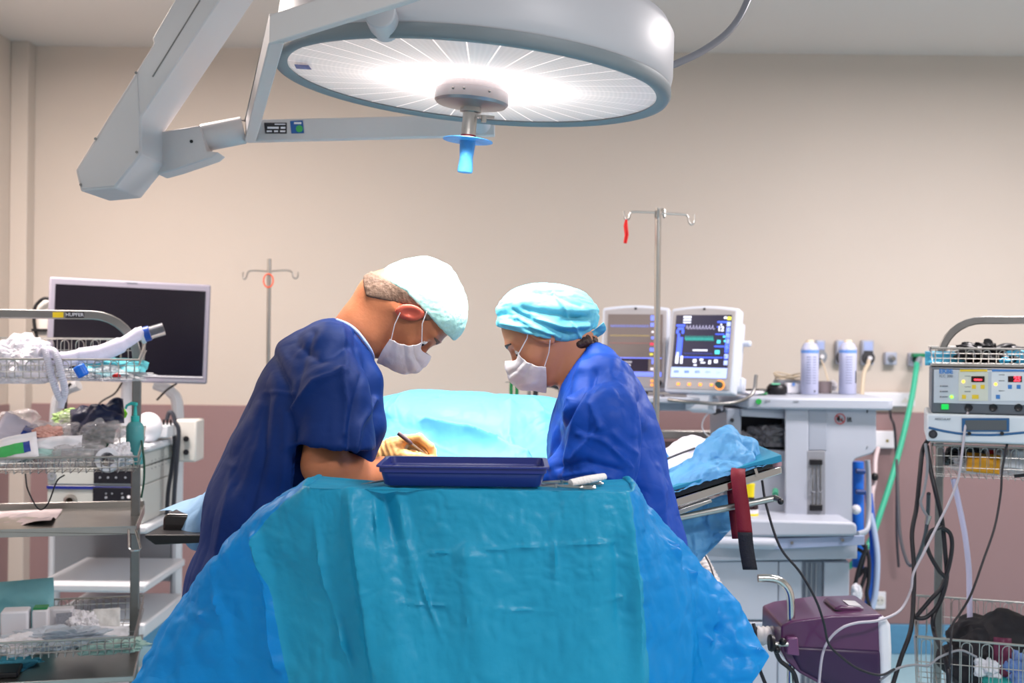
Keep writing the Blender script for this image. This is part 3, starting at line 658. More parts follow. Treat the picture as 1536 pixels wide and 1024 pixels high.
def head_sdf(q, female=False):
    m = mir(q); d = skull(q)
    d = smin(d, ell(m, (.040, .0, -.045), (.060, .058, .078)), .03)
    d = smin(d, caps(m, (.0, .050, -.055), (.068, .018, -.112), .018, .015), .025)        # jaw
    d = smin(d, ell(q, (.080, 0, -.116), (.020, .022, .018)), .02)                        # chin
    d = smin(d, caps(m, (.093, .008, .010), (.080, .044, .010), .009, .007), .014)         # brow
    d = smin(d, ell(m, (.070, .042, -.042), (.022, .018, .020)), .02)                      # cheek
    d = smax(d, -ell(m, (.103, .032, -.013), (.016, .017, .011)), .010)                    # eye socket
    d = smin(d, ell(m, (.080, .032, -.014), (.0135, .0135, .0125)), .003)                  # lidded eye
    d = smin(d, caps(q, (.094, 0, -.008), (.120, 0, -.048), .0075, .011), .012)            # nose
    d = smin(d, ell(m, (.108, .011, -.053), (.011, .007, .007)), .005)
    d = smin(d, ell(q, (.098, 0, -.080), (.012, .022, .007)), .006); d = smin(d, ell(q, (.097, 0, -.091), (.011, .019, .007)), .006)
    E = rotm('y', 24) @ rotm('z', -20)                                                    # ear
    e = ell(m, (.018, .079, -.026), (.020, .007, .034), E)
    e = smax(e, -ell(m, (.022, .088, -.022), (.012, .008, .022), E), .004)
    e = smin(e, ell(m, (.026, .080, -.032), (.005, .005, .007), E), .004)
    return smin(d, e, .006)
def finger(p, pts, r): return chain(p, pts, [r]*(len(pts)-1)+[r*.82], .004)
def sdf_object(name, fn, lo, hi, h, m, parent, label=None, post=None, angle=0):
    V, F = surfnet(fn, lo, hi, h)
    if post is not None:
        n = vnormals(V, F); V = V+n*post(V, n)[:, None]
    return rawmesh(name, V, F, m, parent, label, angle=angle)
def pxz(V, d):
    """photo-plane coordinates of points near depth d (for laying out seams and folds on the near side)"""
    u = (V[:, 0]*cr+(V[:, 2]-CAMH)*sr); v = -V[:, 0]*sr+(V[:, 2]-CAMH)*cr
    return np.stack([768+u*FPX/V[:, 1], 512-v*FPX/V[:, 1]], -1)
def seams(V, n, lines, side=-1):
    q = pxz(V, 0); h = np.zeros(len(V)); near = np.clip(n[:, 1]*side*2.5+.3, 0, 1)
    for (pts, wd, ht) in lines:
        d = np.full(len(V), 1e9)
        for a, b in zip(pts[:-1], pts[1:]):
            a = np.array(a, float); ab = np.array(b, float)-a; t = np.clip(((q-a) @ ab)/(ab @ ab), 0, 1)
            d = np.minimum(d, np.linalg.norm(q-a-t[:, None]*ab, axis=1))
        h += ht*np.exp(-(d/wd)**1.5)
    return h*near
def cloth_disp(V, amp, sc, seed, st=(1, 1, 1)):
    q = V*np.array(st)*sc; w = q+np.stack([vnoise(q*.7, seed+5), vnoise(q*.7, seed+6), vnoise(q*.7, seed+7)], -1)*.55
    return amp*sum((.5**k)*(np.abs(vnoise(w*1.9**k+3*k, seed+k))-.25) for k in range(3))
M_skin = mat('skin_tanned', '#b9734f', .5, noise=(30, .14), bump=(140, .25, .002), sss=.12, spec=.4)
M_skinw = mat('skin_fair', '#cd8a68', .5, noise=(25, .07), sss=.12, spec=.4)
M_navy = mat('navy_gown_cloth', '#042763', .62, noise=(10, .05), bump=(90, .2, .002), crease=(4, .35, .006), spec=.22)
M_royal = mat('royal_blue_gown_cloth', '#0843a4', .55, noise=(10, .05), bump=(90, .2, .002), crease=(6, .6, .006), spec=.3)
M_capw = mat('pale_mint_cap', '#b5e6dc', .7, noise=(70, .06), bump=(120, .4, .003)); M_capb = mat('light_blue_cap', '#6ac2da', .6, noise=(60, .06), bump=(90, .4, .003), trans=.12)
M_mask = mat('white_mask', '#f4f0f2', .7, noise=(90, .02), bump=(200, .3, .002), trans=.38)
M_glove = mat('cream_latex_glove', '#e3ac6c', .42, noise=(20, .06), bump=(60, .3, .003), sss=.1)
M_hair = mat('grey_brown_hair', '#6d5546', .75, noise=(70, .55), bump=(260, .6, .002)); M_hairw = mat('dark_brown_hair', '#3a221a', .5, noise=(120, .4), bump=(150, .8, .004))
M_eye = mat('eye_white', '#e8e2de', .2, noise=None)
def mask_part(H, parent, label, lw=1.):
    rows = [[(.090, -.064, -.018), (.106, -.044, -.026), (.121, -.017, -.016), (.126, 0, -.012), (.121, .017, -.016), (.106, .044, -.026), (.090, .064, -.018)],
            [(.090, -.067, -.038), (.118, -.048, -.042), (.139, -.019, -.038), (.143, 0, -.036), (.139, .019, -.038), (.118, .048, -.042), (.090, .067, -.038)],
            [(.085, -.069, -.054), (.121, -.048, -.060), (.146, -.018, -.062), (.150, 0, -.062), (.146, .018, -.062), (.121, .048, -.060), (.085, .069, -.054)],
            [(.075, -.068, -.072), (.108, -.047, -.090), (.136, -.018, -.094), (.140, 0, -.095), (.136, .018, -.094), (.108, .047, -.090), (.075, .068, -.072)],
            [(.062, -.066, -.086), (.082, -.048, -.112), (.100, -.020, -.132), (.104, 0, -.134), (.100, .020, -.132), (.082, .048, -.112), (.062, .066, -.086)]]
    C = np.array(rows); G = to_world(C, H); G = sheet(G, 60, 60)
    n = gnormals(G); t = np.linspace(0, 1, 60)[:, None]*np.ones((1, 60))
    if ((n*(G-H[0])).sum(-1)).mean() < 0: n = -n
    G = G+n*(.0028*np.abs(np.sin(t*math.pi*3.5))-.0014)[..., None]+n*crumple(G, .004, 22, 5)[..., None]
    m = put('face_mask', G, M_mask, parent, label, thick=.0012)
    for s in (-1, 1):
        for (a, b, c) in (((.090, s*.064, -.020), (.050, s*.080, -.006), (.026, s*.084, .012)), ((.064, s*.066, -.084), (.034, s*.078, -.066), (.012, s*.084, -.046))):
            MB().tube([Vector(to_world(a, H)), Vector(to_world(b, H)), Vector(to_world(c, H))], .0013, 6).build('ear_loop', M_mask, m)
    return m
def eyes(H, parent):
    for s in (-1, 1):
        c = to_world((.0835, s*.032, -.0165), H)
        MB().sphere(c, .0118*H[2], 14, 10).build('eye', M_eye, parent)
        c2 = to_world((.0925, s*.033, -.0215), H); MB().sphere(c2, .0052*H[2], 10, 8).build('iris', M_black, parent)
def brows(H, parent, m):
    for s in (-1, 1):
        MB().tube([Vector(to_world(q, H)) for q in ((.101, s*.012, .008), (.099, s*.030, .014), (.088, s*.048, .010))], [.003, .0042, .002], 8, flat=.7).build('eyebrow', m, parent)
# ---------------------------------------------------------------- man
YM = 2.72
HM = head_frame(632, 454, YM, (.957, .287), (.287, -.957), .98)
man = thing('person', 'man in dark navy gown and pale cap leaning over the patient on the left', 'person', (PX(400, YM), YM, 0))
A = lambda x, y, dy=0.: np.array(P(x, y, YM+dy))
nk0 = to_world((-.035, 0, -.03), HM); nk1 = A(512, 522)
def legs(p, x, y0, dx=.10):
    d = None
    for s in (-1, 1):
        e = chain(p, [(x, y0+s*.10, .88), (x+.01, y0+s*.11, .47), (x, y0+s*.11, .09)], [.085, .058, .040], .02)
        e = smin(e, ell(p, (x+dx*.75, y0+s*.11, .045), (.13, .048, .05)), .03)
        d = e if d is None else np.minimum(d, e)
    return d
def man_body(p):
    d = head_sdf(to_local(p, HM))*HM[2]
    d = smin(d, chain(p, [nk0, to_world((-.03, 0, -.08), HM), A(546, 494), nk1], [.062, .060, .060, .048], .03), .02)
    d = smin(d, chain(p, [A(494, 555, -.11), A(490, 610, -.19), A(486, 697, -.21)], [.042, .047, .043], .02), .03)       # near upper arm
    d = smin(d, chain(p, [A(486, 697, -.21), A(520, 716, -.16), A(575, 712, -.06), A(612, 712, .02)], [.045, .047, .036, .028], .02), .02)
    d = smin(d, chain(p, [A(505, 540, .14), A(520, 640, .20), A(528, 700, .20)], [.052, .044, .041], .02), .03)        # far arm
    d = smin(d, chain(p, [A(528, 700, .20), A(552, 695, .19), A(580, 681, .18)], [.042, .034, .027], .02), .02)
    q = p.copy(); q[..., 1] = (q[..., 1]-YM)*.68+YM
    d = smin(d, chain(q, [A(488, 552), A(468, 610), A(430, 720), A(405, 850)], [.070, .11, .105, .115], .05), .04)
    return smin(d, legs(p, A(400, 850)[0], YM), .04)
bd = sdf_object('body', man_body, (A(330, 500)[0], 2.3, -.01), (A(712, 380)[0], 3.1, 1.66), .004, [M_skin, mat('ear_skin', '#d0604c', .5, noise=(60, .1), sss=.25)], man, 'bare tanned neck and forearm')
vc = np.array([v.co[:] for v in bd.data.vertices])+np.array(ORG[man.name]); ql = mir(to_local(vc, HM)); isr = (np.linalg.norm((ql-np.array([.018, .083, -.026]))/np.array([.030, .012, .040]), axis=1) < 1) & (ql[:, 1] > .0755)
for p_ in bd.data.polygons: p_.material_index = int(isr[list(p_.vertices)].all())
def glove_hand(parent, W, palm0, fingers, thumb, name='glove'):
    """W wrist, palm0 heel of the hand, four finger chains and the thumb chain (world points)"""
    pts = [W, palm0]+[q for f in fingers for q in f]+list(thumb); pts = np.array([list(q) for q in pts])
    side = np.array(fingers[3][0])-np.array(fingers[0][0])
    def fn(p):
        d = chain(p, [W, palm0], [.029, .030], .01)
        for k in range(4):
            d = smin(d, chain(p, [np.array(palm0)+side*(k/3-.5)*.55, fingers[k][0]], [.020, .0125], .008), .012)
        for k, f in enumerate(fingers): d = smin(d, finger(p, f, [.0100, .0102, .0096, .0086][k]), .004)
        d = smin(d, chain(p, thumb, [.018, .0145, .0118, .0095], .008), .008)
        ax = np.array(W)-np.array(palm0); ax /= np.linalg.norm(ax)
        return smax(d, (p-np.array(W)) @ ax-.012, .003)
    def post(V, n):
        r = np.linalg.norm(V-np.array(W), axis=1); ax = np.array(W)-np.array(palm0); ax /= np.linalg.norm(ax)
        t = (V-np.array(W)) @ ax; return .0009*np.sin(t*480)*np.exp(-((t+.02)/.035)**2)+.0008*vnoise(V*150, 3)
    return sdf_object(name, fn, pts.min(0)-.045, pts.max(0)+.04, .0022, M_glove, parent, 'cream latex glove', post)
B = lambda x, y, dy: A(x, y, .17+dy)
glove_hand(man, B(566, 684, .01), B(590, 674, .01),
    [[B(606, 659, -.006), B(629, 656, -.010), B(645, 670, -.010), B(651, 686, -.008)], [B(608, 662, .014), B(633, 662, .010), B(648, 676, .006), B(650, 692, .004)],
     [B(606, 668, .034), B(629, 670, .030), B(641, 686, .024), B(630, 697, .022)], [B(601, 675, .052), B(621, 679, .048), B(629, 693, .042), B(619, 700, .040)]],
    [B(588, 682, -.012), B(606, 684, -.030), B(628, 686, -.028), B(647, 689, -.018)])
C_ = lambda x, y, dy: A(x, y, .02+dy)
glove_hand(man, C_(618, 712, 0), C_(648, 712, .02),
    [[C_(672, 704, .05), C_(690, 704, .06), C_(700, 712, .065), C_(702, 722, .066)], [C_(674, 708, .03), C_(692, 710, .04), C_(700, 718, .045), C_(696, 726, .045)],
     [C_(672, 713, .012), C_(688, 716, .02), C_(694, 724, .024), C_(688, 730, .024)], [C_(668, 718, -.004), C_(681, 722, .0), C_(684, 729, .004), C_(677, 733, .004)]],
    [C_(645, 706, .04), C_(662, 698, .065), C_(680, 696, .08), C_(694, 702, .085)])
# gown
def man_neckhole(p): return chain(p, [A(620, 460), A(560, 492), A(535, 508)], [.085, .082, .050], .02)
def man_gown(p): return smax(man_torso(p), -man_neckhole(p), .006)
def man_torso(p):
    q = p.copy(); q[..., 1] = (q[..., 1]-YM)*.62+YM
    d = chain(q, [A(507, 527), A(482, 560), A(472, 610), A(455, 675), A(418, 765), A(392, 880), A(372, 1030), A(368, 1240)], [.066, .108, .132, .146, .148, .155, .170, .185], .03)
    d = smin(d, caps(p, A(496, 530, -.10), A(496, 530, .10), .060), .04)
    sl = chain(p, [A(497, 545, -.13), A(496, 592, -.19), A(501, 680, -.21)], [.064, .074, .086], .03)                 # near sleeve
    cut = (p-A(502, 666, -.2)) @ np.array([-.13, 0, -1.]); sl = smax(sl, cut, .006)
    hol = chain(p, [A(496, 640, -.205), A(502, 720, -.22)], [.066, .084], .02); 
    d = smin(d, sl, .035)
    sf = chain(p, [A(500, 535, .14), A(520, 610, .20), A(528, 672, .20)], [.072, .070, .070], .03)
    cutf = (p-A(520, 690, .2)) @ np.array([0, 0, -1.]); sf = smax(sf, cutf, .008)
    d = smin(d, sf, .03)
    # loose front panel in front of the chest
    d = smin(d, chain(p, [A(528, 515, -.05), A(546, 570, -.08), A(548, 640, -.10), A(538, 690, -.12)], [.03, .036, .036, .028], .02), .03)
    return smax(d, -hol, .004)
gl = [([(398, 470), (402, 520), (430, 575), (437, 660)], 7, -.012), ([(437, 610), (470, 572), (512, 556)], 5, .008), ([(512, 556), (520, 600), (516, 650)], 5, .008),
      ([(512, 470), (516, 510), (520, 556)], 4, .006), ([(534, 500), (545, 560), (524, 640), (522, 690)], 6, -.009), ([(470, 500), (455, 540), (440, 600)], 7, -.007),
      ([(400, 590), (392, 700), (360, 830)], 8, -.010), ([(430, 620), (425, 720), (395, 880)], 7, .008), ([(447, 690), (445, 740), (430, 850)], 7, -.012),
      ([(560, 600), (540, 640), (530, 690)], 4, .009), ([(350, 700), (335, 780), (318, 880)], 7, .006), ([(450, 520), (480, 540), (520, 520)], 6, -.006), ([(395, 587), (440, 590)], 3, .004)]
sdf_object('gown', man_gown, (A(255, 900)[0], 2.28, .30), (A(585, 500)[0], 3.12, 1.56), .0048, M_navy, man, None,
    lambda V, n: seams(V, n, gl)+cloth_disp(V, .012, 5, 3, (1, 1, .35))+cloth_disp(V, .0018, 15, 13))
# neck binding, cap, hair, mask
sdf_object('neck_binding', lambda p: smax(np.abs(man_torso(p))-.0035, np.abs(man_neckhole(p))-.0045, .002), A(560, 540, 0)-np.array([.16, .2, .06]), A(560, 460, 0)+np.array([.05, .2, .06]), .0025, mat('pale_blue_binding', '#8fa6d8', .6), man, 'pale blue neck binding')
def capm(p):
    q = to_local(p, HM); d = skull(q, .008); d = smin(d, ell(q, (.03, 0, .045), (.072, .07, .05)), .02); d = smin(d, caps(q, (-.037, 0, -.030), (-.02, 0, .0), .0695), .015)
    d = smax(d, -(q[..., 2]-(-.006+.52*q[..., 0]-.47*np.clip(-q[..., 0]-.03, 0, 1))), .004)
    return d*HM[2]
sdf_object('surgical_cap', capm, HM[0]-.13, HM[0]+.13, .0025, M_capw, man, 'pale mint surgical cap', lambda V, n: cloth_disp(V, .003, 16, 33)+.0006*vnoise(V*190, 4))
def hairm(p):
    q = to_local(p, HM); m = mir(q)
    d = smin(skull(q, .005), chain(q, [(-.030, 0, -.030), (-.030, 0, -.080), (-.022, 0, -.110)], [.072, .0700, .070], .01), .02)
    d = smax(d, q[..., 0]-(.000+(q[..., 2]+.03)*.55), .006); d = smax(d, -(q[..., 2]+.112), .006)
    d = smax(d, q[..., 2]-(-.003+.52*q[..., 0]-.47*np.clip(-q[..., 0]-.03, 0, 1)), .003)
    sb = ell(m, (.030, .066, .008), (.016, .012, .026), rotm('y', 15)); d = smin(d, sb, .004)
    return d*HM[2]
sdf_object('hair', hairm, HM[0]-.14, HM[0]+.13, .0025, M_hair, man, 'short greying hair', lambda V, n: .0010*vnoise(V*np.array([260,260,120]), 8))
mask_part(HM, man, 'white pleated face mask'); eyes(HM, man); brows(HM, man, M_hair)
# scalpel in his fingers
sc_ = thing('scalpel', 'scalpel held in the gloved hand above the patient', 'scalpel', B(625, 668, -.012))
s0, s1, s2 = Vector(B(597, 649, -.028)), Vector(B(616, 664, -.024)), Vector(B(651, 690, -.012))
MB().tube([s0, s0.lerp(s1, .06), s1, s1.lerp(s2, .06)], [.004, .0055, .0050, .003], 10).build('handle', mat('brown_grip', '#5d4a50', .4), sc_, label='dark brown grip')
MB().tube([s1, s1.lerp(s2, .5), s2], [.0026, .0022, .0008], 8).build('blade', M_steel, sc_)
# ---------------------------------------------------------------- woman
YW = 2.74; th = math.radians(43)
HW = head_frame(810, 484, YW, (-math.sin(th), math.cos(th)), (-math.cos(th), -math.sin(th)), .93)
wom = thing('person', 'woman in royal blue gown and light blue cap looking down on the right', 'person', (PX(930, YW), YW, 0))
D = lambda x, y, dy=0.: np.array(P(x, y, YW+dy))
def wom_body(p):
    d = head_sdf(to_local(p, HW), True)*HW[2]
    d = smin(d, chain(p, [to_world((-.035, 0, -.03), HW), to_world((-.03, 0, -.085), HW), D(872, 558), D(888, 600)], [.056, .050, .050, .07], .03), .02)
    q = p.copy(); q[..., 1] = (q[..., 1]-YW)*.68+YW
    d = smin(d, chain(q, [D(900, 600), D(912, 650), D(920, 750), D(938, 880)], [.07, .095, .095, .11], .05), .04)
    for s in (-1, 1):
        d = smin(d, chain(p, [D(900, 592, s*.14), D(908, 650, s*.18), D(908, 700, s*.18)], [.045, .040, .036], .02), .03)
        d = smin(d, chain(p, [D(908, 700, s*.18), D(860, 712, s*.15), D(822, 716, s*.11)], [.036, .034, .026], .02), .02)
    return smin(d, legs(p, D(940, 850)[0], YW, -.10), .04)
sdf_object('body', wom_body, (D(735, 500)[0], 2.36, -.01), (D(1040, 800)[0], 3.12, 1.62), .004, M_skinw, wom, 'bare face and neck')
for s in (-1, 1):
    E_ = lambda x, y, dy: D(x, y, s*(.10+dy))
    glove_hand(wom, E_(826, 716, .01), E_(800, 716, 0),
        [[E_(780, 708, -.035), E_(766, 708, -.045), E_(757, 716, -.05), E_(756, 724, -.05)], [E_(778, 712, -.014), E_(763, 714, -.022), E_(756, 722, -.026), E_(760, 729, -.026)],
         [E_(780, 717, .004), E_(767, 720, 0), E_(762, 727, -.003), E_(767, 732, -.003)], [E_(784, 722, .02), E_(773, 726, .018), E_(771, 731, .016), E_(776, 734, .016)]],
        [E_(802, 711, -.03), E_(788, 703, -.052), E_(774, 702, -.064), E_(764, 708, -.07)])
def wom_gown(p):
    q = p.copy(); q[..., 1] = (q[..., 1]-YW)*.64+YW
    d = chain(q, [D(898, 566), D(904, 602), D(907, 645), D(911, 700), D(922, 770), D(937, 850), D(948, 1030), D(950, 1240)], [.046, .083, .108, .122, .130, .138, .155, .17], .05)
    d = smin(d, chain(p, [D(892, 548, -.03), D(872, 585, -.06)], [.045, .035], .02), .03); d = smin(d, chain(p, [D(892, 548, .03), D(872, 585, .06)], [.045, .035], .02), .03)
    for s in (-1, 1):
        d = smin(d, chain(p, [D(905, 580, s*.12), D(906, 630, s*.17), D(902, 682, s*.18)], [.062, .080, .082], .03), .04)
        d = smin(d, chain(p, [D(902, 694, s*.18), D(862, 706, s*.155), D(834, 714, s*.12)], [.062, .042, .036], .02), .03)
    hol = smin(chain(p, [D(826, 530), D(858, 548), D(868, 558)], [.075, .066, .050], .02), chain(p, [D(872, 505), D(884, 512)], [.058, .036], .01), .015)
    return smax(d, -hol, .004)
wl = [([(893, 560), (872, 600), (845, 640), (836, 700)], 5, -.012), ([(880, 590), (862, 640), (850, 700)], 5, .009), ([(858, 600), (838, 650), (826, 700)], 4, .008),
      ([(878, 548), (866, 575), (855, 600)], 4, .008), ([(905, 560), (885, 600), (880, 650)], 6, -.006), ([(960, 600), (972, 660), (962, 720), (975, 800)], 6, -.014),
      ([(900, 640), (880, 665), (860, 690)], 4, .007), ([(920, 650), (950, 680)], 5, .006), ([(840, 700), (880, 692), (930, 705)], 5, -.008), ([(850, 712), (890, 704), (920, 716)], 4, .009),
      ([(985, 700), (995, 770), (1005, 840)], 6, .006), ([(912, 560), (950, 600), (972, 640)], 6, .005), ([(886, 606), (900, 640)], 4, .006), ([(870, 650), (905, 660), (945, 700)], 3, .006)]
sdf_object('gown', wom_gown, (D(805, 500)[0], 2.36, .30), (D(1055, 500)[0], 3.13, 1.48), .0045, M_royal, wom, None,
    lambda V, n: seams(V, n, wl)+cloth_disp(V, .012, 6, 23, (1, 1, .6))+cloth_disp(V, .0035, 15, 43))
def capw(p):
    d = ell(p, D(816, 482), (.104, .084, .082), rotm('y', 12).T)
    d = smin(d, ell(p, D(852, 478), (.066, .074, .060)), .03)
    d = smin(d, ell(p, D(784, 480), (.052, .072, .062)), .03)
    d = smin(d, np.minimum(ell(p, D(814, 496, -.066), (.040, .024, .026)), ell(p, D(814, 496, .066), (.040, .024, .026))), .015)
    z1 = D(748, 489); z2 = D(815, 508)
    dr_ = z2-z1; nn = np.array([-dr_[2], 0, dr_[0]]); nn /= np.linalg.norm(nn)
    d = smax(d, -((p-z1) @ nn), .004); return smax(d, D(820, 510)[2]-p[..., 2], .006)
wc = [([(756, 485), (790, 490), (840, 505)], 3, .004), ([(770, 465), (800, 480), (850, 500)], 4, -.006), ([(785, 462), (820, 470), (870, 475)], 4, -.007), ([(775, 480), (805, 498), (830, 505)], 3, -.005),
      ([(830, 440), (850, 470), (870, 505)], 2, .004), ([(800, 478), (840, 490), (880, 488)], 4, .006), ([(790, 440), (830, 442), (870, 460)], 4, -.004), ([(845, 478), (880, 476)], 4, -.008), ([(765, 478), (800, 500)], 3, -.004)]
sdf_object('surgical_cap', capw, D(738, 520)-.12, D(905, 420)+.12, .0026, M_capb, wom, 'light blue puffy cap tied at the nape',
    lambda V, n: 1.7*seams(V, n, wc)+seams(V, n, wc, 1)+cloth_disp(V, .009, 11, 53, (.5, 1, 2.0))+cloth_disp(V, .002, 40, 63))
kb = MB(); kb.sphere(D(874, 510, -.01), (.016, .018, .014), 14, 10).sphere(D(880, 517, -.005), (.010, .012, .016), 12, 8); kb.build('cap_knot', M_capb, wom)
G = sheet([[D(870, 502, -.035), D(872, 508, -.025), D(873, 514, -.01)], [D(888, 497, -.04), D(889, 504, -.025), D(886, 511, -.0)], [D(905, 483, -.035), D(909, 493, -.02), D(904, 501, -.0)]], 24, 16)
put('cap_tie', G+crumple(G, .012, 30, 3)[..., None]*np.array([0, -1., 0]), M_capb, wom, thick=.001)
def hairw(p):
    q = to_local(p, HW); d = skull(q, .004); d = smin(d, ell(p, D(868, 513), (.044, .058, .031)), .02)
    d = smax(d, D(850, 540)[2]-p[..., 2], .012); d = smax(d, (q[..., 0]+.022), .01); d = smax(d, p[..., 2]-D(850, 500)[2], .005); return d
sdf_object('hair', hairw, D(800, 560)-.08, D(895, 460)+.08, .0028, M_hairw, wom, 'dark brown hair at the nape', lambda V, n: .003*vnoise(V*np.array([60, 200, 60]), 8))
b = MB()
for (pts) in (((872, 520), (890, 518), (900, 530), (898, 540)), ((870, 523), (884, 522), (893, 528), (896, 536)), ((866, 526), (878, 532), (886, 533))): b.tube(catmull([D(x, y, -.02) for x, y in pts], 5), .0009, 5)
b.build('loose_strands', M_hairw, wom)
mask_part(HW, wom, 'pale blue white face mask'); eyes(HW, wom); brows(HW, wom, M_hairw)
# ================================================================ left side: supply trolley, endoscopy tower, monitor
def wire_basket(t, x0, x1, y0, y1, z0, zf, zb, nx=22, ny=8, arcs=True, r=.0013):
    MB().tube([(x0, y0, zf), (x1, y0, zf), (x1, y1, zb), (x0, y1, zb), (x0, y0, zf)], .0032, 8, caps=False).build('basket_rim', M_steel, t)
    b = MB(); i = .012
    for k in range(nx+1):
        x = x0+i+(x1-x0-2*i)*k/nx
        b.tube([(x, y0, zf), (x, y0+i*.5, z0), (x, y1-i*.5, z0), (x, y1, zb)], r, 5, caps=False)
    for k in range(1, ny):
        y = y0+(y1-y0)*k/ny; zt_ = zf+(zb-zf)*k/ny
        b.tube([(x0, y, zt_), (x0+i*.5, y, z0), (x1-i*.5, y, z0), (x1, y, zt_)], r, 5, caps=False)
    for f in (.34, .68):
        for (y, zt_) in ((y0, zf), (y1, zb)): zz_ = z0+(zt_-z0)*f; b.tube([(x0, y, zz_), (x1, y, zz_)], r, 5, caps=False)
        for x in (x0, x1): b.tube([(x, y0, z0+(zf-z0)*f), (x, y1, z0+(zb-z0)*f)], r, 5, caps=False)
    if arcs:
        n_ = nx//2; dx = (x1-x0)/n_
        for k in range(n_):
            xc = x0+dx*(k+.5)
            for (y, zt_) in ((y0-.001, zf), (y1+.001, zb)):
                b.tube([(xc-dx*.27, y, z0+(zt_-z0)*.4), (xc-dx*.27, y, zt_-.018)]+[(xc-dx*.27*math.cos(a), y, zt_-.018+.014*math.sin(a)) for a in [math.pi*q/6 for q in range(7)]]+[(xc+dx*.27, y, z0+(zt_-z0)*.4)], r, 5, caps=False)
    b.build('wire_mesh', M_steel, t)
def pouch(name, label, cat, c, w_, h_, Rm, m, bulge=.012, seed=1, amp=.01, prt=None, group=None):
    """flat packet: two crumpled skins joined at the seam; c centre, w_ x h_, lying in the rotated XY plane"""
    n_ = 26; u = np.linspace(-1, 1, n_); U, V_ = np.meshgrid(u, u, indexing='ij')
    e = np.clip((1-U**2)*(1-V_**2), 0, 1)**.45; base = np.stack([U*w_/2, V_*h_/2, 0*U], -1); off = np.array(c)
    wob = amp*vnoise(np.stack([U*1.3, V_*1.3, 0*U+seed], -1), seed)
    top = base.copy(); top[..., 2] = wob+bulge*e+e*crumple(base+seed, amp, 28, seed); bot = base.copy(); bot[..., 2] = wob-bulge*e*.7
    R3 = np.array(Rm.to_3x3()); T_ = lambda g: g @ R3.T+off
    b = MB().grid(T_(top)).grid(T_(bot)[:, ::-1]); o = b.build(name, m, None, angle=80, label=label, cat=cat, group=group)
    if prt:
        for (u0, u1, v0, v1, pm) in prt:
            uu = np.linspace(u0, u1, 8); vv = np.linspace(v0, v1, 8); I = np.clip(((uu+1)/2*(n_-1)).round().astype(int), 0, n_-1); J = np.clip(((vv+1)/2*(n_-1)).round().astype(int), 0, n_-1)
            I = np.arange(I[0], I[-1]+1); J = np.arange(J[0], J[-1]+1)
            g = top[np.ix_(I, J)].copy(); g[..., 2] += .0012; MB().grid(T_(g)).build('print', pm, o)
    return o
def heap(name, label, cat, c, r, m, seed, amp=.5, group=None, sub=3, kind=None):
    """crumpled lump of film or cloth"""
    bm = bmesh.new(); bmesh.ops.create_icosphere(bm, subdivisions=sub+2, radius=1.); V = np.array([v.co[:] for v in bm.verts]); F = [[v.index for v in f.verts] for f in bm.faces]; bm.free()
    k = 1+amp*(np.abs(vnoise(V*1.7+seed, seed))-.3)*1.2+amp*.5*(np.abs(vnoise(V*4+seed, seed+1))-.25)+amp*.25*(np.abs(vnoise(V*9+seed, seed+2))-.25)
    V = V*k[:, None]*np.array(r); V[:, 2] = np.maximum(V[:, 2], -r[2]*.75); V += np.array(c)
    return rawmesh(name, V, F, m, None, label, cat, angle=28) if not group else tag(rawmesh(name, V, F, m, None, label, cat, angle=28), group=group)
FD, BD = 3.40, 3.80
# the trolley stands turned 14 degrees: it is built square, then it and what it carries are turned about its front right corner
_seen = set(COL.objects.keys()); TPIV = Vector((P(208, 543, FD).x, FD, 0)); P, PX, PZ = turned(TPIV, 14)
cx1 = TPIV.x; cx0 = cx1-.53
ct = thing('supply_trolley', 'stainless steel supply trolley with wire baskets at the left edge', 'trolley', ((cx0+cx1)/2, 3.6, 0))
pr = PX(206, 3.62); pl_ = cx0+.0; ztop = PZ(472, 3.63, 100); YP = 3.62
q = [(pr, YP, .12), (pr, YP, ztop-.13)]+[(pr-.13+.13*math.cos(a), YP, ztop-.13+.13*math.sin(a)) for a in [math.pi/2*k/8 for k in range(1, 9)]]
q += [(pl_+.05, YP, ztop)]+[(pl_+.05-.05*math.sin(a), YP, ztop-.05+.05*math.cos(a)) for a in [math.pi/2*k/6 for k in range(1, 7)]]+[(pl_, YP, .12)]
MB().tube(q, .0185, 4, up=(0, 1, 0)).build('frame', M_dsteel, ct, bevel=.003)
b = MB()
for x in (cx0+.03, cx1-.02):
    for y in (FD+.03, BD-.03): MB().cyl((x, y-.012, .05), (x, y+.012, .05), .05, seg=20).build('wheel', M_rubber, ct); MB().box((x, y, .09), (.03, .05, .06)).build('caster_fork', M_steel, ct)
wire_basket(ct, cx0, cx1, FD, BD, PZ(569, FD), PZ(543, FD), PZ(508.5, BD, 190), 24)
zm = PZ(684, FD, 0); wire_basket(ct, cx0, cx1, FD, BD, PZ(710, FD, 100), PZ(686, FD, 100), PZ(640, BD, 190), 24)
zs = PZ(790, FD, 150)
MB().bb(cx0, cx1, FD, BD, zs-.004, zs).bb(cx0, cx1, FD, FD+.004, zs-.022, zs).bb(cx0, cx1, BD-.004, BD, zs-.02, zs+.02).bb(cx1-.004, cx1, FD, BD, zs-.022, zs+.006).build('shelf', M_steel, ct, bevel=.0015, label='flat steel shelf')
zl = PZ(992, FD, 50); wire_basket(ct, cx0, cx1, 3.32, BD, PZ(988, 3.32, 50), PZ(962, 3.32, 50), PZ(896, BD, 150), 24, 9)
zb_ = PZ(1012, 3.35, 100); MB().bb(cx0, cx1, 3.32, BD, zb_-.02, zb_-.004).build('shelf', M_steel, ct, bevel=.002, label='bottom steel shelf')
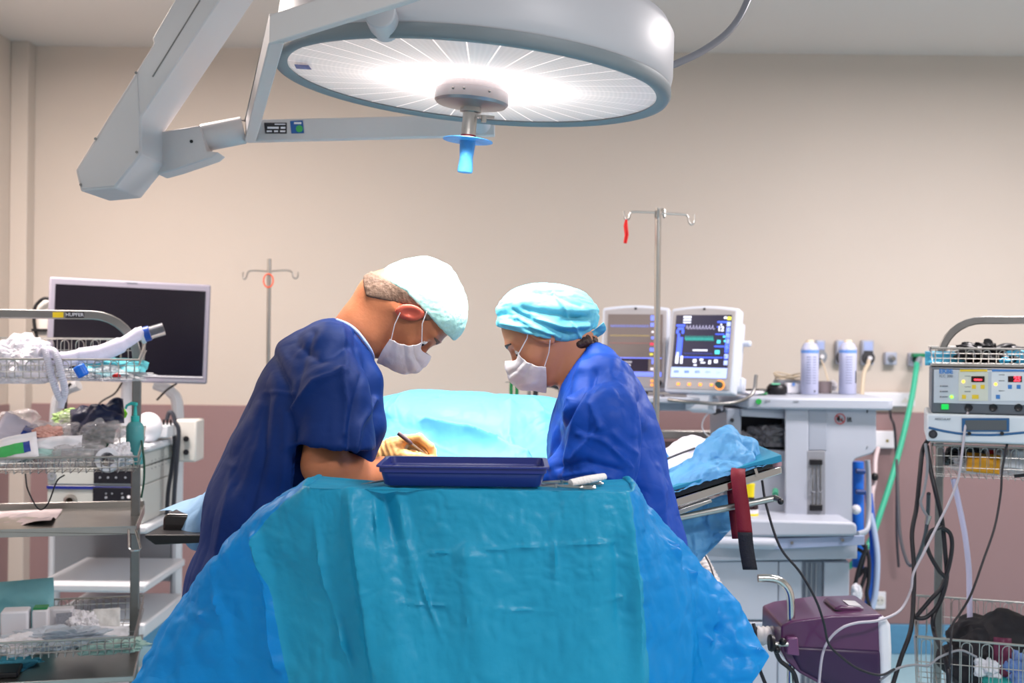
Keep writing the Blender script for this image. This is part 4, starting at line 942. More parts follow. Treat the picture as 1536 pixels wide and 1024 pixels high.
MB().tube([P(193, 794, 3.39), P(193, 822, 3.385), P(198, 826, 3.385), P(208, 825, 3.385), P(211, 822, 3.385), P(203, 794, 3.39)], .003, 8).build('hook', M_chrome, ct)
for (qq, mm, nm) in ((((79, 468), (95, 468), (95, 476), (79, 476)), mat('yellow_label', '#f0d020', .5, noise=None), 'yellow maker sticker'), (((98, 467.5), (126, 467.5), (126, 476.5), (98, 476.5)), mat('black_nameplate', '#201d22', .4, noise=None), 'black nameplate')):
    o = MB().prism([P(x, y, 3.6035) for x, y in qq], (0, .004, 0)).build('nameplate', mm, ct, label=nm)
text('lettering', 'HUPFER', .0145, M_wplastic, ct, P(112, 472, 3.6028), bold=.0002, sx=1.0)
# ---- top basket contents
M_filmw = mat('white_film', '#eceaf3', .3, alpha=.72, noise=(12, .06), bump=(30, .6, .02)); M_tubew = mat('white_corrugated_tube', '#e3e1ee', .35, trans=.2)
M_tealp = mat('teal_packet', '#3fa3b0', .5, bump=(40, .4, .004)); M_bluep = mat('strong_blue_plastic', '#0f6fe0', .3); M_navyp = mat('navy_packet', '#161c3c', .4, bump=(40, .4, .006))
zt1 = PZ(569, FD)
heap('clear_bag', 'crumpled white clear bag at the left end of the top basket', 'plastic bag', P(28, 545, 3.55), (.11, .11, .075), M_filmw, 3, .35)
pouch('teal_packet', 'teal packet lying in the right half of the top basket', 'packet', P(168, 552, 3.55), .20, .22, rot('X', 6), M_tealp, .018, 5, .012)
heap('clear_bag', 'clear bag under the teal packet in the top basket', 'plastic bag', P(160, 562, 3.48), (.11, .07, .022), M_film, 8, .5)
def corr(path, r, name, label, m, parent=None, pitch=.006, depth=.0012, cat='hose', seg=12):
    pts = catmull(path, 60); L_ = [0]
    for a, b_ in zip(pts[:-1], pts[1:]): L_.append(L_[-1]+(b_-a).length)
    n_ = max(10, int(L_[-1]/pitch*4)); out = []; j = 0
    for i in range(n_+1):
        t = L_[-1]*i/n_
        while j < len(L_)-2 and L_[j+1] < t: j += 1
        f = (t-L_[j])/max(1e-9, L_[j+1]-L_[j]); out.append(pts[j].lerp(pts[j+1], f))
    return MB().tube(out, [r+depth*math.sin(i*math.pi/2) for i in range(n_+1)], seg).build(name, m, parent, label=label, cat=cat if parent is None else None, angle=80)
corr([P(62, 530, 3.45), P(68, 526, 3.38), P(76, 560, 3.35), P(86, 590, 3.36), P(92, 600, 3.37)], .0095, 'breathing_tube', 'left white corrugated tube hanging over the front of the top basket', M_tubew)
corr([P(72, 524, 3.45), P(83, 530, 3.37), P(92, 560, 3.345), P(97, 585, 3.36), P(94, 601, 3.375)], .0095, 'breathing_tube', 'right white corrugated tube hanging over the front of the top basket', M_tubew)
MB().cyl(P(93, 598, 3.37), P(91, 612, 3.37), .011, .009).build('tube_connector', M_tubew, None, label='clear connector joining the two hanging corrugated tubes', cat='connector')
M_sleeve = mat('soft_white_sleeve', '#e6e3f2', .45, trans=.3, bump=(40, .5, .004), noise=(10, .03))
MB().tube(catmull([P(46, 514, 3.62), P(60, 522, 3.55), P(90, 538, 3.5), P(120, 535, 3.5), P(150, 530, 3.5), P(185, 515, 3.52), P(212, 497, 3.55)], 8), [.012]*8+[.016]*8+[.022]*8+[.026]*8+[.024]*8+[.019]*8+[.014], 14).build('tube_sleeve', M_sleeve, None, label='soft white tube sleeve sagging across the top basket up to the clear cylinder', cat='tube')
cy = thing('clear_cylinder', 'clear plastic cylinder with blue ring sticking out of the top basket', 'connector', P(228, 497, 3.56))
e0, e1 = P(222, 500, 3.56), P(246, 493, 3.56)
MB().cyl(e0, e1, .019, seg=24).build('cylinder_body', M_clear, cy); d_ = (e1-e0).normalized()
MB().cyl(e0-d_*.012, e0+d_*.006, .0225, seg=24).build('ring', mat('deep_blue_ring', '#2350b0', .35), cy, label='blue ring')
MB().cyl(e0-d_*.022, e0-d_*.012, .026, seg=24).build('flange', M_wplastic, cy)
MB().cyl(P(117, 548, FD-.012), P(126, 564, FD-.012), .0165, seg=20).build('cap_tube', M_bluep, None, label='bright blue plastic cylinder clipped at the front of the top basket', cat='connector', bevel=.004)
heap('red_stopper', 'small red stopper in the top basket', 'stopper', P(175, 563, FD+.02), (.010, .008, .006), M_red, 2, .3)
# ---- middle basket contents
zt2 = PZ(710, FD, 100)
def R3(a, b_=0, c_=0): return rot('Z', c_) @ rot('Y', b_) @ rot('X', a)
M_pgreen = mat('green_print', '#4d9a3c', .5, noise=None); M_ppurple = mat('purple_print', '#6b5fa8', .5, noise=None); M_pblue = mat('blue_print', '#1f3f96', .5, noise=None)
M_paper = mat('paper', '#e9e6ea', .7, noise=(30, .02)); M_dgreen = mat('dark_green_packet', '#0f4a3a', .4)
g2 = 'packets heaped in the middle basket'
pouch('navy_pouch', 'dark navy folded pouch on top of the middle basket heap', 'pouch', P(146, 626, 3.62), .155, .11, R3(35, -8), M_navyp, .022, 11, .02)
pouch('printed_pouch', 'clear pouch with blue and purple print at the left of the middle basket', 'packet', P(40, 655, 3.55), .17, .10, R3(45, 25), mat('lilac_film', '#cfc9d8', .3, alpha=.85), .010, 12, .012, [(-.2, .2, -.2, .5, M_pblue), (.2, .55, -.2, .5, M_ppurple), (.55, .85, -.2, .5, M_pblue)])
pouch('printed_pouch', 'white pouch with green and blue print at the far left front of the middle basket', 'packet', P(15, 676, 3.44), .15, .09, R3(50, -14), M_paper, .008, 13, .008, [(-.5, .5, -.6, .2, M_pgreen), (.5, .8, -.6, .2, M_pblue)])
pouch('paper_strip', 'long white paper packet across the middle basket', 'packet', P(84, 663, 3.46), .14, .045, R3(40, -3), M_paper, .005, 14, .006)
pouch('mint_packet', 'pale mint packet at the front of the middle basket', 'packet', P(55, 678, 3.45), .13, .06, R3(40, -10), mat('mint_packet', '#a9cfc8', .5), .006, 15, .01)
pouch('dark_green_packet', 'dark green packet in the middle of the middle basket', 'packet', P(140, 655, 3.58), .12, .09, R3(35, 4), M_dgreen, .008, 16, .01)
for (x, y, d, r_, s, nm) in ((75, 655, 3.58, (.075, .06, .040), 21, 'left of the dark green packet'), (120, 640, 3.66, (.07, .06, .045), 22, 'behind the long paper packet'), (150, 650, 3.52, (.06, .05, .035), 23, 'under the navy pouch'), (120, 680, 3.46, (.07, .04, .032), 24, 'at the front left of the tape roll'), (15, 640, 3.66, (.08, .06, .045), 25, 'at the back left corner'), (88, 690, 3.45, (.10, .04, .024), 26, 'on the floor of the basket'), (30, 695, 3.46, (.10, .045, .022), 27, 'on the basket floor at the left edge')):
    heap('clear_packet', 'crumpled clear film packet in the middle basket, '+nm, 'packet', P(x, y, d), r_, mat('grey_clear_film', '#cfc8ca', .08, alpha=.34, noise=(12, .4), spec=1.), s, .5, g2)
heap('green_bag', 'clear packet with bright green content behind the navy pouch', 'packet', P(105, 628, 3.70), (.05, .04, .028), mat('lime_film', '#b9dd8c', .3, alpha=.7), 31, .6)
heap('lime_cap', 'small lime green cap right of the navy pouch', 'cap', P(183, 621, 3.66), (.014, .01, .016), mat('lime', '#7ed321', .4), 33, .2)
heap('pink_packet', 'small pink packet among the clear film in the middle basket', 'packet', P(72, 648, 3.50), (.036, .02, .018), mat('pale_pink', '#dfa89a', .5), 34, .4)
tp = P(162, 690, 3.44)
MB().lathe([(.020, -.03), (.033, -.03), (.034, -.027), (.034, .027), (.033, .03), (.020, .03)], tp, 28, np.array(1) is None or rot('X', 80).to_3x3(), closed=True).build('tape_roll', M_wplastic, None, label='white tape roll at the front right of the middle basket', cat='tape')
heap('white_wrap', 'white crumpled wrap right of the tape roll in the middle basket', 'packet', P(180, 684, 3.48), (.035, .04, .036), M_paper, 36, .5)
sd = thing('soap_dispenser', 'turquoise soap pump bottle at the right end of the middle basket', 'dispenser', (P(203, 600, 3.60).x, P(203, 600, 3.60).y, zt2+.004))
x_, y_ = P(203, 600, 3.60).x, P(203, 600, 3.60).y; zb2 = zt2+.004; zn = PZ(634, 3.6, 200)
M_soap = mat('translucent_turquoise', '#6cc6c9', .25, glass=.35, ior=1.3, noise=None); M_pump = mat('turquoise_pump', '#3fc4bd', .35)
MB().lathe([(0, zb2), (.024, zb2), (.026, zb2+.004), (.026, zn-.012), (.021, zn-.002), (.010, zn+.006), (0, zn+.006)], (x_, y_, 0), 24).build('bottle', M_soap, sd)
MB().lathe([(.011, zn+.002), (.0125, zn+.004), (.0125, zn+.02), (.006, zn+.022), (.004, zn+.05), (.007, zn+.052), (.007, zn+.06), (0, zn+.061)], (x_, y_, 0), 18).build('pump', M_pump, sd)
MB().tube([(x_+.004, y_, zn+.056), (x_-.012, y_, zn+.058), (x_-.024, y_, zn+.052), (x_-.028, y_, zn+.042)], [.006, .0055, .004, .0035], 10).build('nozzle', M_pump, sd)
MB().tube(catmull([P(212, 660, FD-.01), P(216, 690, FD-.015), P(216, 720, FD-.015), P(212, 746, FD-.015)], 6), .006, 10, flat=.5).build('green_band', M_dgreen, None, label='dark green rubber band hanging at the right side of the trolley', cat='band')
MB().tube(catmull([P(38, 710, FD), P(42, 735, FD-.01), P(58, 763, FD-.01), P(72, 755, FD-.01), P(85, 722, FD-.005), P(97, 712, FD)], 8), .0022, 6).build('thin_lead', M_rubber, None, label='thin dark lead looping below the middle basket', cat='cable')
pouch('paper_sheet', 'curling paper sheet on the trolley shelf', 'paper', P(20, 776, 3.6), .24, .26, R3(2, -2), mat('pinkish_paper', '#d8c9cc', .6), .001, 41, .012)
# ---- lower basket contents
g3 = 'packs standing in the lower basket'; zt3 = PZ(988, 3.32, 50)
def pack(name, label, cat, px0, px1, py0, d, dep, m, tilt=0, group=g3):
    x0, x1 = P(px0, py0, d).x, P(px1, py0, d).x; zt_ = PZ(py0, d, px0); d = P((px0+px1)/2, py0, d).y; z0 = zt3+.004
    return MB(Matrix.Translation(((x0+x1)/2, d, z0)) @ rot('X', -tilt)).bb(-(x1-x0)/2, (x1-x0)/2, 0, dep, 0, zt_-z0).build(name, m, None, bevel=.006, label=label, cat=cat, group=group)
pouch('teal_pack', 'large pale teal wrapped pack at the left rear of the lower basket', 'packet', P(10, 925, 3.70), .27, .21, R3(86, -3), mat('pale_teal_wrap', '#86c9d2', .5, bump=(30, .5, .006)), .022, 45, .012)
pack('white_box', 'white box with grey label standing in the lower basket', 'box', 70, 108, 914, 3.56, .06, M_paper, 4)
MB().prism([P(x, y, 3.553) for x, y in ((84, 920), (108, 918), (108, 942), (84, 944))], (0, .001, 0)).build('box_label', mat('grey_label', '#a9aab4', .5, noise=(200, .4)), bpy.data.objects['white_box'], label='grey printed label')
pack('white_bottle', 'white wide bottle at the left of the lower basket', 'bottle', 0, 42, 918, 3.48, .07, M_wplastic, 0)
pack('white_carton', 'white carton with green top in the lower basket', 'box', 48, 72, 915, 3.50, .05, M_paper, 0)
MB().bb(P(49, 900, 3.5).x+.001, P(71, 900, 3.5).x-.001, P(60, 900, 3.5).y+.003, P(60, 900, 3.5).y+.045, PZ(915, 3.5, 48), PZ(912, 3.5, 48)).build('carton_lid', mat('mid_green', '#2f8f55', .5), bpy.data.objects['white_carton'], label='green lid')
pouch('paper_packet', 'leaning paper packet with grey print in the lower basket', 'packet', P(160, 938, 3.55), .075, .10, R3(72, 0, 4), mat('printed_paper', '#dcd9d6', .7, noise=(160, .15)), .006, 52, .006)
pouch('paper_packet', 'small paper packet lying right of the leaning printed packet', 'packet', P(168, 950, 3.50), .09, .05, R3(40, 4), M_paper, .005, 53, .006)
heap('clear_bag', 'clear bag with blue marks at the front of the lower basket', 'plastic bag', P(90, 958, 3.42), (.12, .05, .032), mat('bluish_film', '#d3dbe6', .3, alpha=.75, noise=(30, .2), bump=(30, .6, .01)), 55, .6)
heap('mint_bag', 'pale mint wrap in the right of the lower basket', 'packet', P(165, 968, 3.42), (.085, .05, .020), mat('mint_wrap', '#b9d8cf', .5), 56, .5)
heap('white_wrap', 'white crumpled wrap left of the clear bag in the lower basket', 'packet', P(30, 968, 3.40), (.07, .05, .025), M_paper, 57, .6)
heap('white_wrap', 'white crumpled wrap behind the clear bag in the lower basket', 'packet', P(125, 942, 3.56), (.05, .05, .045), M_paper, 58, .5)
for (x, y) in ((117, 955), (112, 962)): pass
heap('blue_cloth', 'blue crumpled cloth on the bottom shelf at the left edge', 'cloth', P(5, 1002, 3.5), (.10, .08, .02), mat('cyan_cloth', '#4fb3d3', .6), 59, .6)
MB().bb(P(-20, 1000, 3.38).x, P(28, 1000, 3.38).x, P(10, 1000, 3.38).y-.02, P(10, 1000, 3.38).y+.08, zb_-.004, zb_+.012).build('dark_tray', M_black, None, bevel=.004, label='flat dark tray on the bottom shelf at the left edge', cat='tray')
P, PX, PZ = P_world, PX_world, PZ_world
turn_new(_seen, TPIV, 14)
# ================================================================ endoscopy tower
TD = 4.25; tx0, tx1 = PX(66, TD), PX(203, TD); TB = TD+.50
tw = thing('endoscopy_tower', 'light grey equipment tower behind the supply trolley on the left', 'equipment tower', ((tx0+tx1)/2, TD+.25, 0))
sx1 = PX(256, TB-.05)
M_tw = mat('tower_enamel', '#d3d6dc', .4, noise=(3, .04)); M_dev = mat('device_cream', '#c6c8c4', .45, noise=(4, .04)); M_devd = mat('device_dark_panel', '#1d1d26', .3)
def shelf(py, dep0=0., th=.03, lab=None):
    z = PZ(py, TD+dep0, 150); MB().bb(tx0-.02, tx1+.05, TD+dep0, TB, z-th, z).build('shelf', M_tw, tw, bevel=.008, label=lab); return z
z_s1 = shelf(666, .02, .025, 'top shelf'); z_s2 = shelf(788, .0, .028); z_s3 = shelf(876, -.02, .03); z_s4 = shelf(935, -.02, .05)
MB().bb(tx0-.02, tx1+.05, TD-.02, TB, .10, .16).build('base', M_tw, tw, bevel=.01)
for x in (tx0+.03, tx1):
    for y in (TD+.04, TB-.04): MB().cyl((x-.012, y, .05), (x+.012, y, .05), .05, seg=20).build('wheel', M_rubber, tw)
def column(px_, d, top_px, name):
    x = PX(px_, d); zt_ = PZ(top_px, d, px_)
    MB().tube(catmull([(x, d, .12), (x, d, .8), (x, d, zt_-.1), (x-(.03 if px_ > 150 else -.03), d, zt_-.02), (x-(.09 if px_ > 150 else -.09), d+.0, zt_+.01)], 8), .032, 12, flat=.7).build(name, M_tw, tw)
column(268, 4.80, 580, 'column'); column(85, 4.80, 580, 'column')
MB().bb(PX(90, 4.8), PX(262, 4.8), 4.77, 4.83, z_s2-.3, z_s1+.0).build('back_panel', mat('tower_back', '#8b8d92', .6), tw)
# instruments on shelves
def device(name, label, py0, py1, split, d=TD+.03, panel=None):
    t = thing(name, label, 'video processor', ((tx0+tx1)/2, d, PZ(py1, d, 130)))
    z1, z0 = PZ(py0, d, 130), PZ(py1, d, 130); xs_ = PX(split, d)
    MB().bb(tx0+.005, tx1+.02, d, TB-.06, z0, z1).build('casing', M_dev, t, bevel=.004)
    MB().bb(xs_, tx1+.005, d-.004, d, z0+.006, z1-.006 if panel is None else z1-.016).build('control_panel', M_devd, t, bevel=.001, label='dark control panel')
    return t, z0, z1, d
t, z0, z1, d = device('processor', 'upper processor box with dark panel in the tower', 701, 727, 143)
MB().lathe([(.006, 0), (.016, 0), (.016, .003), (.006, .003)], P(78, 714, d), 20, rot('X', 90).to_3x3(), closed=True).build('ring_button', M_grey, t)
b = MB()
for x in (150, 162, 174, 188): b.cyl(P(x, 716, d-.007), P(x, 716, d), .004)
b.build('buttons', M_grey, t)
t, z0, z1, d = device('light_source', 'light source box with navy stripe and round socket in the tower', 728, 785, 142)
MB().bb(tx0+.004, tx1+.006, d-.003, d, z1-.013, z1-.002).build('stripe', mat('navy_stripe', '#1d2a86', .4, noise=None), t, label='navy stripe')
MB().lathe([(.012, 0), (.024, 0), (.022, .012), (.014, .014), (.012, .010)], P(106, 751, d), 28, rot('X', 90).to_3x3(), closed=True).build('socket', M_steel, t)
MB().cyl(P(106, 751, d-.004), P(106, 751, d+.002), .013, seg=20).build('socket_core', mat('dark_brass', '#3a2a18', .4, .5), t)
for (x, y, r_) in ((159, 746, .005), (184, 746, .005), (193, 745, .006), (159, 740, .003), (168, 740, .003), (183, 740, .003)): MB().cyl(P(x, y, d-.008), P(x, y, d), r_).build('button', M_grey if x != 193 else M_wplastic, t)
MB().lathe([(.006, 0), (.013, 0), (.013, .003), (.006, .003)], P(75, 768, d), 20, rot('X', 90).to_3x3(), closed=True).build('ring_button', M_grey, t)
b = MB()
for r_ in range(3):
    for k in range(7):
        yy = TD+.14+k*.045; b.bb(tx1+.0195, tx1+.022, yy, yy+.006, z1+.05+r_*.014, z1+.053+r_*.014)
t, z0, z1, d = device('recorder', 'plain box standing highest in the tower under the top shelf', 672, 699, 143)
b.build('vent_slots', M_grey, t)
for (yy, zz_) in ((4.55, z_s2+.06), ): pass
# things on the top
MB().bb(PX(222, 4.5), PX(262, 4.5), 4.42, 4.58, z_s1+.012, PZ(636, 4.5, 240)).build('white_rack', M_tw, None, bevel=.004, label='small white rack with black pegs on top of the equipment tower', cat='rack')
rk = bpy.data.objects['white_rack']
for k in range(5): MB().cyl((PX(240, 4.5)+k*.013, 4.47, PZ(636, 4.5, 240)-.002), (PX(240, 4.5)+k*.013, 4.47, PZ(628, 4.5, 240)), .004).build('peg', M_black, rk)
MB().sphere((PX(229, 4.40), 4.36, z_s1+.055), (.05, .045, .055), 24, 16).build('white_roll', M_wplastic, None, label='rounded white roll on top of the equipment tower', cat='roll')
jb_ = thing('junction_box', 'cream side box with two dark sockets beside the tower', 'connection box', P(282, 690, 4.62))
MB().bb(PX(264, 4.62), PX(298, 4.62), 4.60, 4.72, PZ(692, 4.62, 280), PZ(629, 4.62, 280)).build('box_body', M_cream, jb_, bevel=.008)
for y in (658, 678): MB().cyl(P(279, y, 4.585), P(279, y, 4.6), .011).build('socket', M_black, jb_)
g4 = 'dark cables down the right side of the tower'
for k, (a, nm) in enumerate((([(262, 632), (268, 645), (266, 680), (262, 730), (260, 768)], 'foremost dark cable down the right side of the tower'), ([(256, 640), (262, 660), (258, 700), (252, 740), (250, 790)], 'rear dark cable down the right side of the tower'), ([(250, 630), (254, 618), (260, 622), (264, 640)], 'short dark cable curled above the tower side'))):
    MB().tube(catmull([P(x, y, 4.5+.03*k) for x, y in a], 8), .008, 10).build('cable', mat('slate_cable', '#34363f', .4), None, label=nm, cat='cable', group=g4)
MB().tube(catmull([P(265, 575, 4.75), P(250, 585, 4.72), P(235, 600, 4.7)], 6), .004).build('thin_cable', M_rubber, tw)
MB().tube(catmull([P(183, 574, 4.6), P(172, 590, 4.55), P(150, 604, 4.5), P(140, 625, 4.5)], 6), .0035).build('cable', M_rubber, None, label='thin cable hanging from the large dark monitor', cat='cable')
MB().tube(catmull([P(106, 575, 4.5), P(100, 585, 4.5), P(98, 620, 4.5)], 6), .006).build('cable', M_rubber, None, label='short cable behind the hanging corrugated tubes', cat='cable')
# large dark monitor
MLc = [P(75, 415, 4.42), P(315, 430, 4.66), P(308, 575, 4.66), P(78, 566, 4.42)]
mo = thing('monitor', 'large flat monitor with black screen and silver frame on the left', 'monitor', P(195, 575, 4.54))
mc = P(195, 497, 4.54); yaw = math.degrees(math.atan2(.24, .61)); Xm = Matrix.Translation(mc) @ rot('Z', yaw*.9) @ rot('Y', 1.6)
W2, H2 = .292, .192
b = MB(Xm); b.bb(-W2, W2, -.0, .045, -H2, H2); b.build('housing', mat('silver_plastic', '#918d9b', .4, noise=(4, .03)), mo, bevel=.008, seg=3)
MB(Xm).bb(-W2+.022, W2-.020, -.002, .0, -H2+.030, H2-.026).build('screen', mat('black_screen', '#120d18', .22, noise=None), mo, label='black screen')
MB(Xm).bb(-W2+.022, W2-.018, -.003, -.001, -H2+.024, -H2+.028).build('light_strip', M_wplastic, mo)
for k in range(7): MB(Xm).bb(W2-.16+k*.018, W2-.149+k*.018, -.003, 0, -H2+.007, -H2+.015).build('button', M_grey, mo)
MB(Xm).bb(-.02, .02, -.002, 0, H2-.009, H2-.006).build('brand_mark', M_grey, mo)
MB(Xm).bb(-.07, .07, .045, .11, -.09, .05).cyl((0, .08, -.05), (0, .14, -.42), .022).build('stand_arm', M_tw, mo, bevel=.005)
bk = thing('power_adapter', 'cream box with black cable loop behind the left edge of the dark monitor', 'adapter', P(64, 502, 4.6))
MB().bb(PX(57, 4.6), PX(78, 4.6), 4.58, 4.64, PZ(503, 4.6, 60), PZ(450, 4.6, 60)).build('adapter_box', M_cream, bk, bevel=.006)
MB().tube(catmull([P(78, 449, 4.57), P(65, 448, 4.56), P(53, 460, 4.56), P(51, 480, 4.56), P(54, 500, 4.56), P(60, 515, 4.56), P(70, 525, 4.57)], 8), .0065, 10).build('cable', M_rubber, bk)
MB().tube([P(68, 480, 4.62), P(80, 520, 4.78), P(86, 600, 4.8)], .012, 8).build('bracket', M_tw, bk)
MB().bb(PX(50, 4.57), PX(74, 4.57), 4.55, 4.58, PZ(497, 4.57, 60), PZ(493, 4.57, 60)).build('cable_strap', M_black, bk)
# far IV stand
def iv_stand(name, label, px_, d, ytop, hooks, r, rot4=0):
    x = PX(px_, d, ytop); zt_ = PZ(ytop, d, px_); t = thing(name, label, 'infusion stand', (x, d, 0))
    MB().cyl((x, d, .08), (x, d, zt_), r, seg=16).build('pole', M_steel, t)
    for k in range(5):
        a = 2*math.pi*k/5+.3; e = (x+.28*math.cos(a), d+.28*math.sin(a), .06)
        MB().tube([(x, d, .10), e], [.016, .011], 10).build('foot', M_steel, t); MB().sphere((e[0], e[1], .03), .03, 14, 10).build('caster', M_rubber, t)
    for h_ in hooks: MB().tube(catmull([Vector((x, d, zt_))+Vector(q) for q in h_], 6), .0038 if r > .010 else .0032, 8).build('hook', M_steel, t)
    return t, x, zt_
s_ = 5.0/1800
t, x, zt_ = iv_stand('infusion_stand', 'thin infusion stand against the wall behind the man', 404, 5.0, 388,
    [[(0, 0, -19*s_), (25*s_, 0, -17*s_), (34*s_, 0, -20*s_), (36*s_, 0, -27*s_), (40*s_, 0, -29*s_), (43*s_, 0, -26*s_), (43*s_, 0, -19*s_)],
     [(0, 0, -19*s_), (-25*s_, 0, -18*s_), (-32*s_, 0, -21*s_), (-34*s_, 0, -28*s_), (-37*s_, 0, -31*s_), (-39*s_, 0, -28*s_), (-39*s_, 0, -20*s_)]], .009)
MB().tube([Vector((x, 4.985, zt_-33*s_))+Vector((.02*math.cos(a), 0, .028*math.sin(a))) for a in [2*math.pi*k/20 for k in range(21)]], .003, 6, caps=False).build('red_loop', mat('orange_red', '#e8552f', .5), None, label='orange-red loop hanging on the far infusion stand', cat='loop')
# ================================================================ right side: anaesthesia workstation and its monitors
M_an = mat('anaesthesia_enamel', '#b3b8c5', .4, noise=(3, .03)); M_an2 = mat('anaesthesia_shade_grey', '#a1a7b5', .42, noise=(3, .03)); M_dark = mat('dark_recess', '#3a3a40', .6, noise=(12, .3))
AD = 4.62; AB = 5.30
am = thing('anaesthesia_machine', 'tall grey anaesthesia workstation behind the raised table section', 'anaesthesia machine', (PX(1200, AD), 4.95, 0))
ax = lambda p, d=AD: PX(p, d)
zt_ = PZ(596, AD, 1200); zu = PZ(613, AD, 1200)
MB().prism([(ax(1078, AD+.22), AD+.28, zu), (ax(1120), AD-.02, zu), (ax(1180), AD-.045, zu), (ax(1331), AD-.045, zu), (ax(1337), AD-.03, zu), (ax(1337), AB, zu), (ax(1078, AD+.22), AB, zu)], (0, 0, zt_-zu)).build('top_deck', M_an, am, bevel=.008)
zm0 = PZ(686, AD, 1200); zw = PZ(786, AD, 1200); zw2 = PZ(806, AD, 1200)
# right column: front panel with a cut corner
MB().prism([P(x, y, AD-.01) for x, y in ((1190, 613), (1315, 613), (1315, 672), (1309, 680), (1284, 688), (1279, 694), (1279, 790), (1190, 790))], (0, .5, 0)).build('right_housing', M_an, am, bevel=.006)
MB().prism([P(x, y, AD-.018) for x, y in ((1178, 613), (1213, 613), (1213, 788), (1178, 788))], (0, .012, 0)).build('front_post', M_an, am, bevel=.004)
MB().prism([P(x, y, AD-.014) for x, y in ((1213, 613), (1240, 613), (1240, 675), (1213, 675))], (0, .008, 0)).build('inset_panel', M_an2, am, bevel=.002)
# flow gauge window
MB().prism([P(x, y, AD-.020) for x, y in ((1211, 676), (1238, 676), (1238, 776), (1211, 776))], (0, .012, 0)).build('gauge_window', mat('gauge_grey', '#8f9199', .3), am, bevel=.002, label='grey gauge window')
for y0, y1 in ((689, 697), (757, 766)): MB().prism([P(x, y, AD-.028) for x, y in ((1215, y0), (1234, y0), (1234, y1), (1215, y1))], (0, .010, 0)).build('gauge_clip', M_black, am, bevel=.002)
for x in (1219, 1225, 1231): MB().cyl(P(x, 697, AD-.024), P(x, 758, AD-.024), .0018, seg=8).build('gauge_tube', M_dsteel, am)
MB().tube(catmull([P(1227, 715, AD-.03), P(1227, 732, AD-.03), P(1231, 738, AD-.03), P(1234, 733, AD-.03)], 5), .0022, 6).build('gauge_hook', M_grey, am)
MB().tube(catmull([P(1219, 712, AD-.03), P(1217, 720, AD-.03), P(1217, 735, AD-.03), P(1223, 738, AD-.03)], 5), .0022, 6).build('gauge_hook', M_grey, am)
# no-smoking style warning sign
sg = P(1260, 628, AD-.0125)
MB().lathe([(.0175, 0), (.0205, 0), (.0205, .0015), (.0175, .0015)], sg, 32, rot('X', 90).to_3x3(), closed=True).build('warning_ring', mat('sign_red', '#c4342f', .5, noise=None), am, label='red ring of the warning sign')
MB(Matrix.Translation(sg) @ rot('Y', 45)).bb(-.018, .018, -.0008, .0, -.0018, .0018).build('warning_bar', mat('sign_red', '#c4342f'), am)
MB(Matrix.Translation(sg)).bb(-.007, -.001, -.0010, 0, -.010, .012).bb(-.012, -.006, -.0010, 0, -.006, .006).bb(.003, .010, -.0010, 0, -.009, -.005).bb(.006, .009, -.001, 0, -.005, .004).build('warning_print', M_ink, am)
MB(Matrix.Translation(P(1274, 629, AD-.0125))).bb(-.008, -.004, -.0010, 0, -.009, .009).bb(-.001, .002, -.001, 0, -.009, .009).bb(.003, .007, -.001, 0, -.003, .008).bb(.005, .009, -.001, 0, -.009, -.004).build('warning_print', M_ink, am)
for q in ((1197, 614, 1199, 619), (1300, 614, 1302, 619)): MB().prism([P(q[0], q[1], AD-.013), P(q[2], q[1], AD-.013), P(q[2], q[3], AD-.013), P(q[0], q[3], AD-.013)], (0, .002, 0)).build('slot', M_ink, am)
MB().cyl(P(1301, 670, AD-.014), P(1301, 670, AD-.008), .003).build('screw', M_grey, am)
# left open bay with hoses
MB().prism([P(x, y, AD+.05) for x, y in ((1090, 613), (1112, 613), (1112, 700), (1090, 694))], (0, .40, 0)).build('left_post', M_an, am, bevel=.005)
MB().prism([P(x, y, AD+.02) for x, y in ((1112, 613), (1180, 613), (1180, 628), (1112, 624))], (0, .40, 0)).build('bay_header', M_an, am, bevel=.004)
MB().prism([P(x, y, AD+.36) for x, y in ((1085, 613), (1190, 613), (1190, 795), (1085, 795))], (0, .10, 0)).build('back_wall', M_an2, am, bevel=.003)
MB().prism([P(x, y, AD+.18) for x, y in ((1112, 624), (1180, 628), (1180, 692), (1112, 680))], (0, .02, 0)).build('bay_recess', M_dark, am, label='dark open bay')
MB().prism([P(x, y, AD+.05) for x, y in ((1112, 672), (1180, 676), (1180, 800), (1112, 800))], (0, .20, 0)).build('bay_front', M_an, am, bevel=.004)
heap('hose_bundle', 'grey ventilator parts in the dark bay of the workstation', 'ventilator parts', P(1148, 656, AD+.11), (.07, .045, .045), mat('smoky_plastic', '#77757b', .3, noise=(30, .4)), 71, .7)
MB().sphere(P(1165, 658, AD+.07), (.022, .02, .017), 14, 10).build('clear_dome', M_clear, None, label='clear dome in front of the dark bay of the workstation', cat='valve dome')
corr([P(1112, 650, AD+.08), P(1125, 660, AD+.05), P(1132, 675, AD+.03), P(1128, 690, AD+.03)], .014, 'elbow_hose', 'short grey corrugated hose at the left of the dark bay', mat('grey_hose', '#8d8a8f', .45), pitch=.009, depth=.0015)
for (x, y) in ((1098, 630), (1098, 642), (1098, 654)): MB().cyl(P(x, y, AD+.03), P(x, y, AD+.05), .008).build('port', M_dark, am)
